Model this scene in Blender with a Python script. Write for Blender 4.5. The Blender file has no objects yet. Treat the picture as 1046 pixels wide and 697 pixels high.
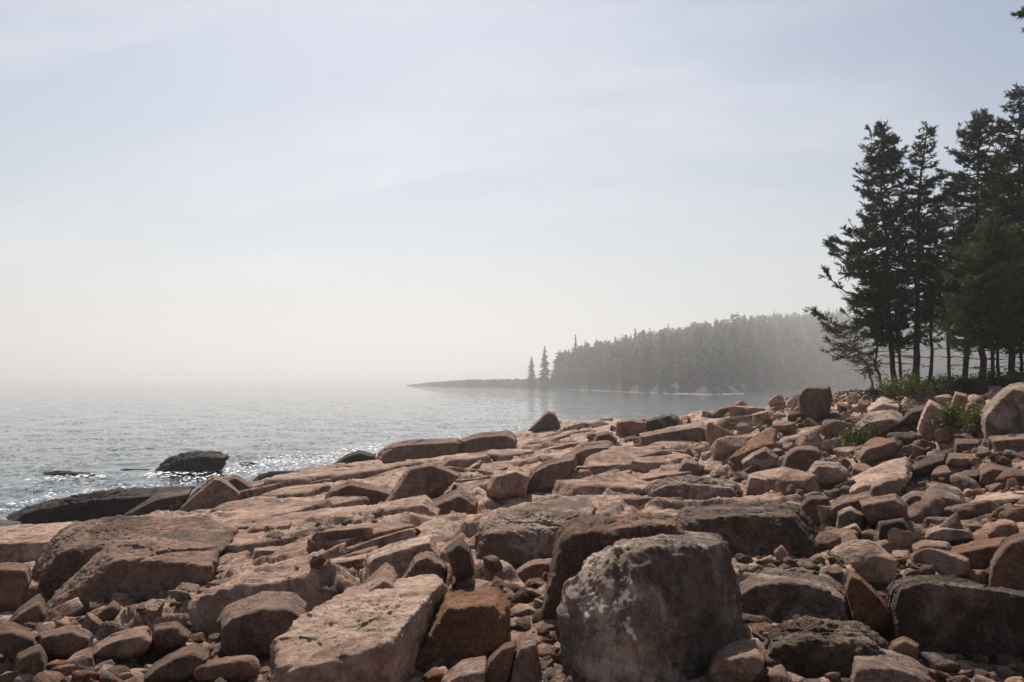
import bpy, bmesh, math, random
import numpy as np
from mathutils import Vector

# ------------------------------------------------------------------ camera, sky, sun, exposure
S = bpy.context.scene
COL = S.collection
CAMZ, F, PITCH = 4.5, 872.0, math.radians(2.725)
cam_d = bpy.data.cameras.new('camera'); cam = bpy.data.objects.new('camera', cam_d); COL.objects.link(cam)
cam.location = (0, 0, CAMZ); cam.rotation_euler = (math.radians(90) + PITCH, 0, 0)
cam_d.sensor_width = 36; cam_d.lens = F / 1046 * 36; cam_d.clip_start = .1; cam_d.clip_end = 30000
S.camera = cam
SUN_EL, SUN_AZ = math.radians(50), math.radians(-9)      # azimuth from +Y, positive to the right
w = bpy.data.worlds.new('World'); S.world = w; w.use_nodes = True
nt = w.node_tree; N = nt.nodes; L = nt.links
bg = N['Background']
sky = N.new('ShaderNodeTexSky'); sky.sky_type = 'NISHITA'; sky.sun_disc = False
sky.sun_elevation = SUN_EL; sky.sun_rotation = SUN_AZ
sky.air_density = 1.0; sky.dust_density = 1.25; sky.ozone_density = 1.0; sky.altitude = 0
bg.inputs['Strength'].default_value = .06
# thin high cirrus drawn by direction on the sky, projected to a high flat layer
tc = N.new('ShaderNodeTexCoord'); sp = N.new('ShaderNodeSeparateXYZ'); L.new(tc.outputs['Generated'], sp.inputs[0])
def wm(op, a, b=None, c=None):
    n = N.new('ShaderNodeMath'); n.operation = op
    for i, v in enumerate((a, b, c)):
        if v is None: continue
        if isinstance(v, (int, float)): n.inputs[i].default_value = v
        else: L.new(v, n.inputs[i])
    return n.outputs[0]
zz = wm('MAXIMUM', wm('ADD', sp.outputs['Z'], .35), .1)
cx = wm('DIVIDE', sp.outputs['X'], zz); cy = wm('DIVIDE', sp.outputs['Y'], zz)
cb = N.new('ShaderNodeCombineXYZ'); L.new(cx, cb.inputs[0]); L.new(cy, cb.inputs[1])
mp = N.new('ShaderNodeMapping'); L.new(cb.outputs[0], mp.inputs[0])
mp.inputs['Rotation'].default_value = (0, 0, math.radians(-74)); mp.inputs['Scale'].default_value = (.75, 2.6, 1)
nz = N.new('ShaderNodeTexNoise'); L.new(mp.outputs[0], nz.inputs['Vector'])
nz.inputs['Scale'].default_value = .9; nz.inputs['Detail'].default_value = 7; nz.inputs['Roughness'].default_value = .52; nz.inputs['Distortion'].default_value = .5
rp = N.new('ShaderNodeMapRange'); L.new(nz.outputs['Fac'], rp.inputs['Value'])
rp.inputs['From Min'].default_value = .47; rp.inputs['From Max'].default_value = .70
mx = N.new('ShaderNodeMix'); mx.data_type = 'RGBA'
L.new(wm('MULTIPLY', rp.outputs[0], .42), mx.inputs['Factor'])
hs = N.new('ShaderNodeHueSaturation'); hs.inputs['Saturation'].default_value = 1.15; hs.inputs['Value'].default_value = 1.0; hs.inputs['Hue'].default_value = .494
L.new(sky.outputs[0], hs.inputs['Color'])
L.new(hs.outputs[0], mx.inputs[6]); mx.inputs[7].default_value = (11.5, 11.4, 11.8, 1)
veil = wm('MULTIPLY', wm('POWER', 2.718, wm('MULTIPLY', wm('MAXIMUM', sp.outputs['Z'], 0), -5.5)), .88)      # thin veil, optically thicker towards the horizon
mv = N.new('ShaderNodeMix'); mv.data_type = 'RGBA'; L.new(veil, mv.inputs['Factor']); L.new(mx.outputs[2], mv.inputs[6]); mv.inputs[7].default_value = (9.6, 9.45, 9.45, 1)
L.new(mv.outputs[2], bg.inputs['Color'])

sd = bpy.data.lights.new('sun', 'SUN'); sun = bpy.data.objects.new('sun', sd); COL.objects.link(sun)
sd.energy = 5.0; sd.angle = math.radians(.5); sd.color = (1, .93, .84)
sdir = Vector((math.sin(SUN_AZ) * math.cos(SUN_EL), math.cos(SUN_AZ) * math.cos(SUN_EL), math.sin(SUN_EL)))
sun.rotation_euler = sdir.to_track_quat('Z', 'Y').to_euler()
vs = S.view_settings; vs.view_transform = 'Standard'; vs.look = 'None'; vs.exposure = 0.36; vs.gamma = 1; vs.use_curve_mapping = False
cy_ = S.cycles
cy_.max_bounces = 5; cy_.diffuse_bounces = 3; cy_.glossy_bounces = 3; cy_.transmission_bounces = 3; cy_.volume_bounces = 0
cy_.use_denoising = True; cy_.sample_clamp_indirect = 6; cy_.caustics_reflective = False; cy_.caustics_refractive = False

# ------------------------------------------------------------------ helpers
def tag(o, label=None, cat=None, group=None, kind=None):
    if label: o['label'] = label
    if cat: o['category'] = cat
    if group: o['group'] = group
    if kind: o['kind'] = kind
    return o
def mesh_np(name, V, Fc, smooth=True):
    me = bpy.data.meshes.new(name); V = np.asarray(V, np.float32); Fc = np.asarray(Fc, np.int32)
    k = Fc.shape[1]
    me.vertices.add(len(V)); me.vertices.foreach_set('co', V.ravel())
    me.loops.add(Fc.size); me.loops.foreach_set('vertex_index', Fc.ravel())
    me.polygons.add(len(Fc)); me.polygons.foreach_set('loop_start', np.arange(0, Fc.size, k, dtype=np.int32))
    me.polygons.foreach_set('loop_total', np.full(len(Fc), k, np.int32))
    me.polygons.foreach_set('use_smooth', np.full(len(Fc), smooth, bool))
    me.update(calc_edges=True)
    return me
def obj(name, me, mat=None, parent=None, loc=(0, 0, 0)):
    o = bpy.data.objects.new(name, me); COL.objects.link(o); o.location = loc
    if mat is not None: me.materials.clear(); me.materials.append(mat)
    if parent is not None: o.parent = parent
    return o
def P(px, py, Y):
    """world point on the sight line of a photo pixel, Y metres ahead"""
    u = (px - 523.0) / F; v = (348.5 - py) / F
    fw = math.cos(PITCH) - v * math.sin(PITCH); up = math.sin(PITCH) + v * math.cos(PITCH)
    t = Y / fw
    return np.array([u * t, Y, CAMZ + up * t])

# numpy noise
_rs = np.random.RandomState(7)
PERM = _rs.permutation(256); PERM = np.concatenate([PERM, PERM, PERM])
GR = _rs.normal(size=(256, 3)); GR /= np.linalg.norm(GR, axis=1, keepdims=True); GR = GR.astype(np.float32)
def perlin(p):
    p = np.asarray(p, np.float32); i = np.floor(p).astype(np.int32); f = p - i; i &= 255
    u = f * f * f * (f * (f * 6 - 15) + 10)
    out = 0
    for dx in (0, 1):
        a = PERM[i[:, 0] + dx]
        for dy in (0, 1):
            b = PERM[a + i[:, 1] + dy]
            for dz in (0, 1):
                g = GR[PERM[b + i[:, 2] + dz]]
                d = (f - np.array([dx, dy, dz], np.float32))
                wgt = (u[:, 0] if dx else 1 - u[:, 0]) * (u[:, 1] if dy else 1 - u[:, 1]) * (u[:, 2] if dz else 1 - u[:, 2])
                out = out + wgt * (g * d).sum(1)
    return out * 1.6
def fbm(p, oct=4, gain=.5, ridged=False):
    s = 0; a = 1.0; p = np.asarray(p, np.float32)
    for k in range(oct):
        n = perlin(p + 17.3 * k)
        s = s + a * ((1 - 2 * np.abs(n)) if ridged else n)
        a *= gain; p = p * 2.03
    return s
def hash2(ix, iy, k=0):
    h = (ix.astype(np.int64) * 374761393 + iy.astype(np.int64) * 668265263 + k * 974634777) & 0xffffffff
    h = ((h ^ (h >> 13)) * 1274126177) & 0xffffffff
    h = (h ^ (h >> 16)) & 0xffffff
    return h / float(0xffffff)
def facets(x, y, size, ang, asp, tilt, step, crack, cw, seed, dip=0):
    """fractured plates: every cell is a tilted plane with its own height, narrow joints between cells"""
    c, s = math.cos(ang), math.sin(ang)
    u = (x * c + y * s) / (size * asp); v = (-x * s + y * c) / size
    iu, iv = np.floor(u).astype(np.int64), np.floor(v).astype(np.int64)
    f1 = np.full(x.shape, 9.); f2 = np.full(x.shape, 9.); h1 = np.zeros(x.shape); h2 = np.zeros(x.shape)
    for a in (-1, 0, 1):
        for b in (-1, 0, 1):
            gx, gy = iu + a, iv + b
            sx = gx + .1 + .8 * hash2(gx, gy, seed); sy = gy + .1 + .8 * hash2(gx, gy, seed + 1)
            d = np.hypot(u - sx, v - sy)
            h = (hash2(gx, gy, seed + 2) - .5) * 2 * step + (v - sy) * size * dip + (u - sx) * asp * size * (hash2(gx, gy, seed + 3) - .5) * 2 * tilt \
                + (v - sy) * size * (hash2(gx, gy, seed + 4) - .5) * 2 * tilt
            m1 = d < f1; m2 = (~m1) & (d < f2)
            f2 = np.where(m1, f1, np.where(m2, d, f2)); h2 = np.where(m1, h1, np.where(m2, h, h2))
            f1 = np.where(m1, d, f1); h1 = np.where(m1, h, h1)
    e = f2 - f1
    t = np.clip(e / cw, 0, 1); t = .5 + .5 * t * t * (3 - 2 * t)
    return h1 * t + h2 * (1 - t) - crack * np.exp(-(e / cw * 1.4) ** 2)

# ------------------------------------------------------------------ materials
def mat_nodes(name):
    m = bpy.data.materials.new(name); m.use_nodes = True
    return m, m.node_tree.nodes, m.node_tree.links, m.node_tree.nodes['Principled BSDF']
def rock_mat(name, cols, lichen=.5, lich_col=(.036, .027, .021), speck=.5, rough=.85, wet_line=False, bump=1.0, orange=0.0, pale=0.0, lgrad=None, gain=None):
    m, N, L, B = mat_nodes(name)
    geo = N.new('ShaderNodeNewGeometry'); oi = N.new('ShaderNodeObjectInfo')
    off = N.new('ShaderNodeVectorMath'); off.operation = 'MULTIPLY_ADD'
    L.new(oi.outputs['Random'], off.inputs[0]); off.inputs[1].default_value = (37, 21, 53); L.new(geo.outputs['Position'], off.inputs[2])
    pos = off.outputs[0]
    def noise(sc, det=6, ro=.55, dist=0, vec=None):
        n = N.new('ShaderNodeTexNoise'); L.new(vec or pos, n.inputs['Vector'])
        n.inputs['Scale'].default_value = sc; n.inputs['Detail'].default_value = det
        n.inputs['Roughness'].default_value = ro; n.inputs['Distortion'].default_value = dist
        return n.outputs['Fac']
    def rng(v, a, b, c=0, d=1):
        n = N.new('ShaderNodeMapRange'); L.new(v, n.inputs['Value'])
        for k, x in zip(('From Min', 'From Max', 'To Min', 'To Max'), (a, b, c, d)): n.inputs[k].default_value = x
        return n.outputs[0]
    def mix(fac, a, b, mode='MIX'):
        n = N.new('ShaderNodeMix'); n.data_type = 'RGBA'; n.blend_type = mode
        if isinstance(fac, float): n.inputs['Factor'].default_value = fac
        else: L.new(fac, n.inputs['Factor'])
        for s, x in ((6, a), (7, b)):
            if isinstance(x, tuple): n.inputs[s].default_value = (*x, 1)
            else: L.new(x, n.inputs[s])
        return n.outputs[2]
    def mth(op, a, b):
        n = N.new('ShaderNodeMath'); n.operation = op
        for s, x in ((0, a), (1, b)):
            if isinstance(x, (int, float)): n.inputs[s].default_value = x
            else: L.new(x, n.inputs[s])
        return n.outputs[0]
    cr = N.new('ShaderNodeValToRGB'); L.new(mth('ADD', mth('MULTIPLY', noise(.9, 5, .6, .6), .75), mth('MULTIPLY', oi.outputs['Random'], .28)), cr.inputs[0])
    el = cr.color_ramp.elements
    el[0].position = .3; el[0].color = (*cols[0], 1); el[1].position = .75; el[1].color = (*cols[-1], 1)
    for i, c in enumerate(cols[1:-1]):
        e = el.new(.3 + .45 * (i + 1) / (len(cols) - 1)); e.color = (*c, 1)
    c = cr.outputs[0]
    c = mix(rng(noise(9, 7, .7), .46, .60, 0, .6), c, mix(1.0, c, (.52, .43, .38), 'MULTIPLY'))
    c = mix(rng(noise(4, 6, .7), .42, .62, 0, .75), c, mix(1.0, c, (.50, .44, .41), 'MULTIPLY'))
    c = mix(rng(noise(21, 6, .75), .53, .63, 0, .5), c, mix(1.0, c, (.45, .38, .34), 'MULTIPLY'))
    c = mix(rng(noise(14, 6, .75, .4), .56, .68, 0, .4), c, mix(1.0, c, (1.45, 1.42, 1.38), 'MULTIPLY'))
    # foliation streaks
    mpn = N.new('ShaderNodeMapping'); L.new(pos, mpn.inputs[0]); mpn.inputs['Rotation'].default_value = (.5, .35, .6); mpn.inputs['Scale'].default_value = (.6, .9, 7)
    st = noise(1.3, 5, .6, .3, mpn.outputs[0])
    c = mix(rng(st, .52, .66, 0, .4), c, mix(1.0, c, (.55, .5, .5), 'MULTIPLY'))
    # crystals
    c = mix(rng(noise(60, 3, .7), .5, .75, 0, speck), c, (.34, .25, .20))
    c = mix(rng(noise(33, 3, .7), .56, .72, 0, speck), c, (.06, .05, .048))
    if orange: c = mix(rng(noise(1.7, 4, .6, .4), .56, .68, 0, orange), c, (.36, .15, .05))
    if pale: c = mix(rng(noise(2.3, 6, .65, .6), .5, .62, 0, pale), c, (.38, .33, .295))
    lm = N.new('ShaderNodeMapping'); L.new(pos, lm.inputs[0]); lm.inputs['Scale'].default_value = (1.25, 1.25, .55)
    ln = noise(2.3, 9, .72, .5, lm.outputs[0])
    if lgrad:
        sg = N.new('ShaderNodeSeparateXYZ'); L.new(geo.outputs['Position'], sg.inputs[0])
        ln = mth('ADD', ln, rng(sg.outputs['X'], lgrad[0], lgrad[1], lgrad[2], lgrad[3]))
    c = mix(rng(ln, .60 - .16 * lichen, .68 - .1 * lichen, 0, min(1, .35 + .6 * lichen)), c, lich_col)
    c = mix(rng(noise(7.5, 5, .7), .62, .70, 0, .35), c, (.20, .155, .122))   # grey-green crust lichen
    if wet_line:
        sx = N.new('ShaderNodeSeparateXYZ'); L.new(geo.outputs['Position'], sx.inputs[0])
        lvl = mth('ADD', sx.outputs['Z'], mth('MULTIPLY', noise(1.2, 5), -1.1))
        wf = rng(lvl, -.15, .35, 1, 0)
        c = mix(wf, c, (.022, .020, .018))
        L.new(mth('SUBTRACT', rough, mth('MULTIPLY', wf, .3)), B.inputs['Roughness'])
    else: B.inputs['Roughness'].default_value = rough
    vo = N.new('ShaderNodeTexVoronoi'); vo.feature = 'DISTANCE_TO_EDGE'; vo.inputs['Scale'].default_value = 1.35
    dv = N.new('ShaderNodeVectorMath'); dv.operation = 'MULTIPLY_ADD'
    nn = N.new('ShaderNodeTexNoise'); L.new(pos, nn.inputs['Vector']); nn.inputs['Scale'].default_value = 1.6; nn.inputs['Detail'].default_value = 6
    L.new(nn.outputs['Color'], dv.inputs[0]); dv.inputs[1].default_value = (.9, .9, .9); L.new(pos, dv.inputs[2])
    L.new(dv.outputs[0], vo.inputs['Vector'])
    ck = rng(vo.outputs['Distance'], .0, .018, 0, 1)
    c = mix(rng(vo.outputs['Distance'], 0, .010, .55, 0), c, (.03, .024, .022))
    v2 = N.new('ShaderNodeTexVoronoi'); v2.feature = 'DISTANCE_TO_EDGE'; v2.inputs['Scale'].default_value = 4.2
    d2 = N.new('ShaderNodeVectorMath'); d2.operation = 'MULTIPLY_ADD'; L.new(nn.outputs['Color'], d2.inputs[0]); d2.inputs[1].default_value = (1.3, 1.3, 1.3); L.new(lm.outputs[0], d2.inputs[2]); L.new(d2.outputs[0], v2.inputs['Vector'])
    msk = rng(noise(1.1, 4, .6), .5, .6, 0, 1)
    c2 = mth('MULTIPLY', rng(v2.outputs['Distance'], 0, .022, 1, 0), msk)
    c = mix(mth('MULTIPLY', c2, .6), c, (.03, .023, .019)); ck = mth('SUBTRACT', ck, c2)
    if gain: c = mix(1.0, c, gain, 'MULTIPLY')
    L.new(c, B.inputs['Base Color'])
    B.inputs['Specular IOR Level'].default_value = .06 if name.startswith('wet') else .2
    h = mth('ADD', mth('MULTIPLY', noise(6, 8, .7), .075), mth('MULTIPLY', noise(26, 7, .78), .040))
    h = mth('ADD', h, mth('MULTIPLY', noise(95, 3, .7), .004))
    h = mth('ADD', h, mth('MULTIPLY', st, .05)); h = mth('ADD', h, mth('MULTIPLY', ck, .012))
    bp = N.new('ShaderNodeBump'); L.new(h, bp.inputs['Height']); bp.inputs['Strength'].default_value = .95; bp.inputs['Distance'].default_value = 1.0 * bump
    L.new(bp.outputs[0], B.inputs['Normal'])
    return m
PINK = [(.105, .066, .049), (.215, .139, .105), (.37, .255, .197)]
BROWN = [(.072, .042, .030), (.135, .080, .056), (.225, .140, .102)]
GREY = [(.082, .057, .044), (.160, .117, .092), (.27, .208, .168)]
PALE = [(.24, .160, .122), (.40, .285, .224), (.53, .41, .335)]
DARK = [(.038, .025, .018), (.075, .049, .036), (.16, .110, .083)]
M = {
    'bed': rock_mat('bedrock granite', [PINK[0], BROWN[2], PINK[2], (.37, .27, .21)], .66, wet_line=True, gain=(1.66, 1.62, 1.57)),
    'pink': rock_mat('pink granite', PINK, .4, gain=(1.62, 1.56, 1.50)),
    'brown': rock_mat('brown granite', BROWN, .4, gain=(1.50, 1.42, 1.33)),
    'grey': rock_mat('lichen grey granite', GREY, .5, pale=.5, gain=(1.65, 1.56, 1.49)),
    'pale': rock_mat('pale granite', PALE, .1, gain=(1.5, 1.45, 1.38)),
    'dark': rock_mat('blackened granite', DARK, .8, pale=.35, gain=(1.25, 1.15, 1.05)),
    'orange': rock_mat('rusty granite', [BROWN[1], (.20, .105, .058), (.27, .155, .09)], .2, orange=.6, gain=(1.4, 1.25, 1.12)),
    'wet': rock_mat('wet weed covered rock', [(.020, .015, .012), (.038, .028, .022), (.07, .050, .038)], .8, rough=.62, speck=.1),
    'central': rock_mat('black streaked granite', [(.10, .072, .057), (.20, .158, .135), (.34, .285, .25)], .5, pale=.7, gain=(1.75, 1.63, 1.55), lgrad=(.55, 1.2, -.06, .12)),
    'white': rock_mat('white patched granite', PALE, .45, pale=.9, gain=(1.4, 1.3, 1.2)),
}
def simple_mat(name, col, rough=.7, var=None, sc=3.0, trans=0.0):
    m, N, L, B = mat_nodes(name)
    B.inputs['Roughness'].default_value = rough; B.inputs['Specular IOR Level'].default_value = .25
    geo = N.new('ShaderNodeNewGeometry'); n = N.new('ShaderNodeTexNoise'); L.new(geo.outputs['Position'], n.inputs['Vector'])
    n.inputs['Scale'].default_value = sc; n.inputs['Detail'].default_value = 4
    r = N.new('ShaderNodeValToRGB'); L.new(n.outputs['Fac'], r.inputs[0])
    r.color_ramp.elements[0].position = .35; r.color_ramp.elements[1].position = .65
    r.color_ramp.elements[0].color = (*col, 1); r.color_ramp.elements[1].color = (*(var or col), 1)
    L.new(r.outputs[0], B.inputs['Base Color'])
    if trans:
        t = N.new('ShaderNodeBsdfTranslucent'); L.new(r.outputs[0], t.inputs['Color'])
        ms = N.new('ShaderNodeMixShader'); ms.inputs[0].default_value = trans
        L.new(B.outputs[0], ms.inputs[1]); L.new(t.outputs[0], ms.inputs[2]); L.new(ms.outputs[0], N['Material Output'].inputs[0])
    return m
M['bark'] = simple_mat('spruce bark', (.025, .020, .017), .9, (.055, .045, .038), 9)
M['dead'] = simple_mat('dead grey bark', (.10, .085, .075), .9, (.17, .15, .135), 9)
M['needle'] = simple_mat('spruce needles', (.020, .032, .013), .6, (.042, .058, .020), .9, .25)
M['needle_lit'] = simple_mat('sunlit spruce needles', (.045, .062, .018), .6, (.085, .100, .028), 1.2, .3)  # lighter copy of the needle colour, sunlight on one crown painted in
M['twig'] = simple_mat('dead brown twigs', (.050, .036, .028), .9, (.080, .060, .046), 2)
M['far_needle'] = simple_mat('distant spruce needles', (.022, .030, .016), .95, (.036, .046, .025), .2)
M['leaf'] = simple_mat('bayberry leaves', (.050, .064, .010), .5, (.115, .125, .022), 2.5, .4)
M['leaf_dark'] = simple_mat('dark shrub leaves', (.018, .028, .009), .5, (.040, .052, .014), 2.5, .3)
M['headland'] = simple_mat('headland rock', (.026, .022, .019), .95, (.060, .050, .043), .6)

# ------------------------------------------------------------------ boulders read off the photograph
# key, material, Y (m ahead of the front foot), D (m deep), E (part of its height that is front face), outline in photo pixels, label
H = []
def R(mat, Y, D, E, pts, label, cat='boulder', k=13, rough=1.0, name='boulder', sink=.25): H.append((mat, Y, D, E, pts, label, cat, k, rough, name, sink))
# left side
R('pink', 10.5, 1.3, .70, [(46,622),(55,606),(96,573),(115,553),(149,550),(187,555),(224,558),(226,570),(205,597),(156,610),(93,626)], 'long smooth reddish-brown boulder at left with a shadowed rounded face')
R('bed', 12.2, 1.6, .64, [(30,604),(38,572),(60,538),(95,529),(140,527),(200,527),(243,539),(222,556),(150,560),(100,575),(50,612)], 'long flat-topped brown ledge block lying behind the reddish-brown boulder')
R('brown', 11.6, 1.0, .85, [(-25,578),(0,575),(28,577),(31,592),(20,612),(-25,618)], 'squat brown boulder cut by the left edge of the photo')
R('bed', 14.0, 2.4, .55, [(-40,540),(20,537),(75,533),(45,560),(36,577),(-40,578)], 'low flat rock shelf above the boulder at the left edge')
R('pink', 23.5, 1.6, .9, [(183,519),(219,486),(228,488),(246,503),(241,508),(200,523)], 'pyramid-shaped pink boulder on the left shore ledge', k=22)
R('brown', 24.5, 1.2, .85, [(226,491),(241,485),(257,497),(250,507),(238,507)], 'small tilted boulder leaning behind the pyramid-shaped one')
R('dark', 23.8, 1.6, .8, [(128,525),(160,506),(195,500),(187,518),(170,527),(135,527)], 'dark wedge boulder just left of the pyramid-shaped one')
R('wet', 27.5, 1.8, .75, [(2,532),(30,517),(60,509),(110,501),(170,498),(200,496),(190,506),(150,516),(110,526),(60,530),(10,538)], 'long black wet ledge at the waterline on the far left', rough=1.8)
R('wet', 42.0, 2.0, .8, [(157,484),(170,472),(178,467),(190,465),(215,463),(231,464),(230,471),(222,478),(195,485),(180,486)], 'black humped sea rock standing alone in the water', 'sea rock', name='sea_rock', rough=2.6, k=20)
R('wet', 41.0, 1.4, .8, [(30,490),(42,483),(60,481),(85,483),(104,484),(100,489),(60,492)], 'low black weedy reef awash left of the humped sea rock', 'sea rock', name='sea_rock', rough=2)
R('wet', 43.5, .8, .8, [(104,483),(125,480),(150,479),(158,481),(140,484),(110,486)], 'thin black reef barely awash between two sea rocks', 'sea rock', name='sea_rock', rough=2)
R('wet', 46.0, .8, .8, [(240,476),(248,472),(258,472),(264,474),(255,477)], 'tiny brown rock awash right of the humped sea rock', 'sea rock', name='sea_rock')
R('wet', 77.0, .6, .8, [(3,442),(6,440),(10,441),(9,443)], 'single dark speck of rock far out at the left edge', 'sea rock', name='sea_rock', rough=2)
R('wet', 37.5, 1.6, .8, [(338,477),(353,465),(367,460),(383,464),(384,470),(365,476)], 'black rounded rock at the shore left of the long crest ledge', 'boulder')
R('brown', 36.0, 2.2, .8, [(384,471),(390,460),(402,453),(430,449),(471,447),(473,463),(420,472)], 'long brown ledge block along the crest beside the glittering water')
R('brown', 36.5, 1.8, .8, [(471,463),(472,448),(485,443),(518,440),(528,445),(527,453),(500,460),(478,465)], 'rounded brown block right of the long crest ledge')
R('brown', 40.0, 1.2, .9, [(540,439),(548,432),(560,420),(566,422),(572,433),(571,440)], 'dark pointed rock sticking up against the water', k=26)
R('brown', 20.0, 1.3, .8, [(332,516),(336,500),(356,491),(367,498),(393,499),(406,503),(398,512),(370,518)], 'brown angular boulder with a pointed top on the pale bedrock slope', k=22)
R('pink', 19.5, 1.6, .9, [(393,514),(419,477),(442,473),(471,484),(448,497),(425,508)], 'smooth leaning pinkish slab face in the centre of the bedrock', k=22)
R('bed', 16.2, 1.5, .7, [(355,531),(369,518),(413,514),(435,505),(450,520),(432,542),(385,542)], 'broken pink block under the smooth leaning slab')
R('bed', 17.2, 1.3, .8, [(428,540),(440,512),(470,498),(488,510),(480,535),(455,545)], 'rugged shadowed lump right of the broken pink block')
R('brown', 20.0, 1.6, .85, [(535,501),(544,480),(560,471),(587,465),(589,475),(573,490),(560,498)], 'upright-faced brown slab with a flat sloping top mid-slope', k=22)
R('bed', 19.0, 1.4, .85, [(497,500),(505,484),(528,478),(541,484),(537,500),(512,506)], 'brown block left of the upright-faced slab')
R('pink', 24.5, 1.6, .7, [(575,466),(600,452),(622,450),(630,458),(618,470),(590,474)], 'low weathered block behind the upright-faced slab')
R('brown', 26.5, 1.2, .85, [(603,459),(610,443),(622,440),(630,448),(627,458),(612,462)], 'small blocky stone perched below the square crest block')
R('brown', 34.0, 1.2, .85, [(630,444),(630,430),(645,428),(658,430),(660,443)], 'small square block on the skyline above the water')
R('pink', 27.0, 1.4, .8, [(653,456),(653,443),(690,436),(716,431),(729,437),(712,446),(702,456),(690,460),(665,461)], 'long pink slab with a sharp overhanging lower edge', k=24)
R('dark', 35.5, 1.4, .8, [(657,437),(660,429),(673,427),(685,422),(693,427),(692,435),(675,439)], 'dark jagged rock on the skyline behind the long pink slab', rough=1.8)
R('brown', 38.0, 1.2, .85, [(744,424),(748,413),(758,408),(767,417),(764,425)], 'small dark tooth of rock on the right skyline', k=22)
R('brown', 39.0, 1.6, .8, [(726,424),(735,416),(748,413),(746,424),(736,428)], 'low rock left of the dark tooth on the skyline')
R('pink', 20.0, 1.0, .8, [(693,478),(699,468),(712,471),(716,480),(706,487)], 'small wedge stone in the middle of the smooth bedrock')
R('orange', 22.0, .8, .6, [(733,476),(742,463),(779,441),(791,438),(794,444),(762,467),(743,479)], 'long narrow slab leaning up to the right over rounded stones', k=24)
R('grey', 19.8, 1.1, .8, [(758,471),(770,462),(782,456),(795,466),(789,478),(766,478)], 'greyish rounded stone below the long leaning slab')
R('brown', 18.0, 1.2, .85, [(799,476),(802,463),(814,455),(832,455),(840,461),(833,474),(816,484)], 'plump brown boulder in the middle of the right slope', k=9)
R('pale', 16.4, 1.2, .6, [(765,484),(797,477),(821,482),(823,495),(802,504),(785,501)], 'flat layered pale stone left of the plump brown boulder')
R('pink', 16.0, .7, .8, [(762,500),(766,484),(784,487),(788,500),(775,506)], 'rounded pink stone tucked against the flat layered pale stone')
R('grey', 14.8, 1.5, .75, [(660,514),(664,496),(680,489),(702,487),(751,492),(758,503),(742,514),(691,519)], 'dark-stained knobbly block behind the big central boulders', rough=1.5)
R('pink', 26.0, 1.2, .9, [(815,402),(823,394),(847,394),(850,407),(844,423),(829,429),(817,419)], 'upright square brown block near the foot of the trees', k=26)
R('pale', 14.2, 1.5, .45, [(865,496),(873,487),(904,472),(925,467),(931,476),(927,485),(904,491),(886,502),(868,507)], 'large flat pale slab tilted on the right slope', k=24)
R('pink', 13.4, .8, .75, [(887,504),(892,494),(906,486),(918,485),(921,500),(896,507)], 'pink stone under the right end of the tilted pale slab')
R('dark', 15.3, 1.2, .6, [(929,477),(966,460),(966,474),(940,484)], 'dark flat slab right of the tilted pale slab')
R('pink', 18.0, 1.1, .75, [(878,465),(883,456),(914,446),(920,453),(910,463),(886,470)], 'long rounded pink stone above the tilted pale slab')
R('grey', 15.2, 1.2, .75, [(822,488),(834,471),(857,472),(867,481),(863,491),(835,494)], 'grey mottled stone below the plump brown boulder')
R('pale', 19.0, 1.0, .9, [(938,436),(943,420),(949,408),(971,420),(966,436),(958,441),(944,443)], 'upright pale boulder with a sloping top below the trees', k=22)
R('pink', 21.0, .8, .9, [(968,424),(976,400),(988,403),(988,414),(979,426)], 'tall narrow slab standing on end beside the upright pale boulder', k=24)
R('orange', 20.0, .9, .85, [(985,426),(988,413),(1000,403),(1007,410),(1006,424)], 'rusty wedge stone left of the big grey-pink boulder')
R('grey', 16.5, 1.8, .85, [(1003,424),(1010,413),(1020,406),(1028,394),(1038,390),(1062,391),(1062,450),(1012,447),(1004,434)], 'big grey-pink boulder at the right edge below the trees', k=9)
R('brown', 14.8, 1.5, .75, [(1011,446),(1062,441),(1062,462),(1020,464)], 'dark flat block directly under the big grey-pink boulder')
R('grey', 21.5, 1.3, .6, [(869,440),(888,422),(912,418),(923,423),(909,432),(884,445)], 'long grey slab sloping down left beneath the trees')
R('pale', 23.0, 1.2, .6, [(886,417),(901,405),(920,411),(918,423),(888,425)], 'flat-topped pale rock between the yellow-green bush and the shrubs')
R('dark', 21.5, 1.0, .7, [(921,428),(930,417),(946,413),(944,427),(930,432)], 'dark stone wedged left of the upright pale boulder')
R('brown', 16.2, 1.1, .7, [(975,460),(976,448),(1000,448),(1006,459),(990,464)], 'dark squarish stone left of the block under the big grey-pink boulder')
R('pink', 14.8, .9, .6, [(966,472),(970,463),(1000,464),(1003,471),(980,476)], 'thin long stone with a pale top edge on the upper right slope')
R('brown', 13.4, .9, .7, [(973,497),(975,487),(987,480),(1001,480),(995,490),(980,500)], 'small brown slab tilted down left on the right slope')
R('brown', 13.2, 1.0, .7, [(1000,492),(1001,481),(1013,473),(1028,475),(1034,486),(1012,495)], 'angular brown stone right of the small tilted slab')
R('pale', 11.8, 1.2, .35, [(995,513),(998,505),(1030,498),(1049,496),(1037,506),(1013,516)], 'flat pale triangular slab near the right edge', k=26)
R('brown', 11.8, .9, .9, [(817,516),(825,506),(846,506),(849,520),(843,538),(824,533)], 'round-shouldered brown boulder right of the blackened outcrop', k=9)
R('pink', 11.6, 1.0, .75, [(845,518),(856,510),(888,501),(893,506),(876,521),(862,529),(849,528)], 'long rounded pink stone lying against the round-shouldered boulder', k=10)
R('pink', 10.9, .9, .72, [(878,511),(915,504),(924,512),(927,525),(905,530),(888,530),(882,521)], 'oblong smooth-faced pink boulder resting on dark stones', k=14)
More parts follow.
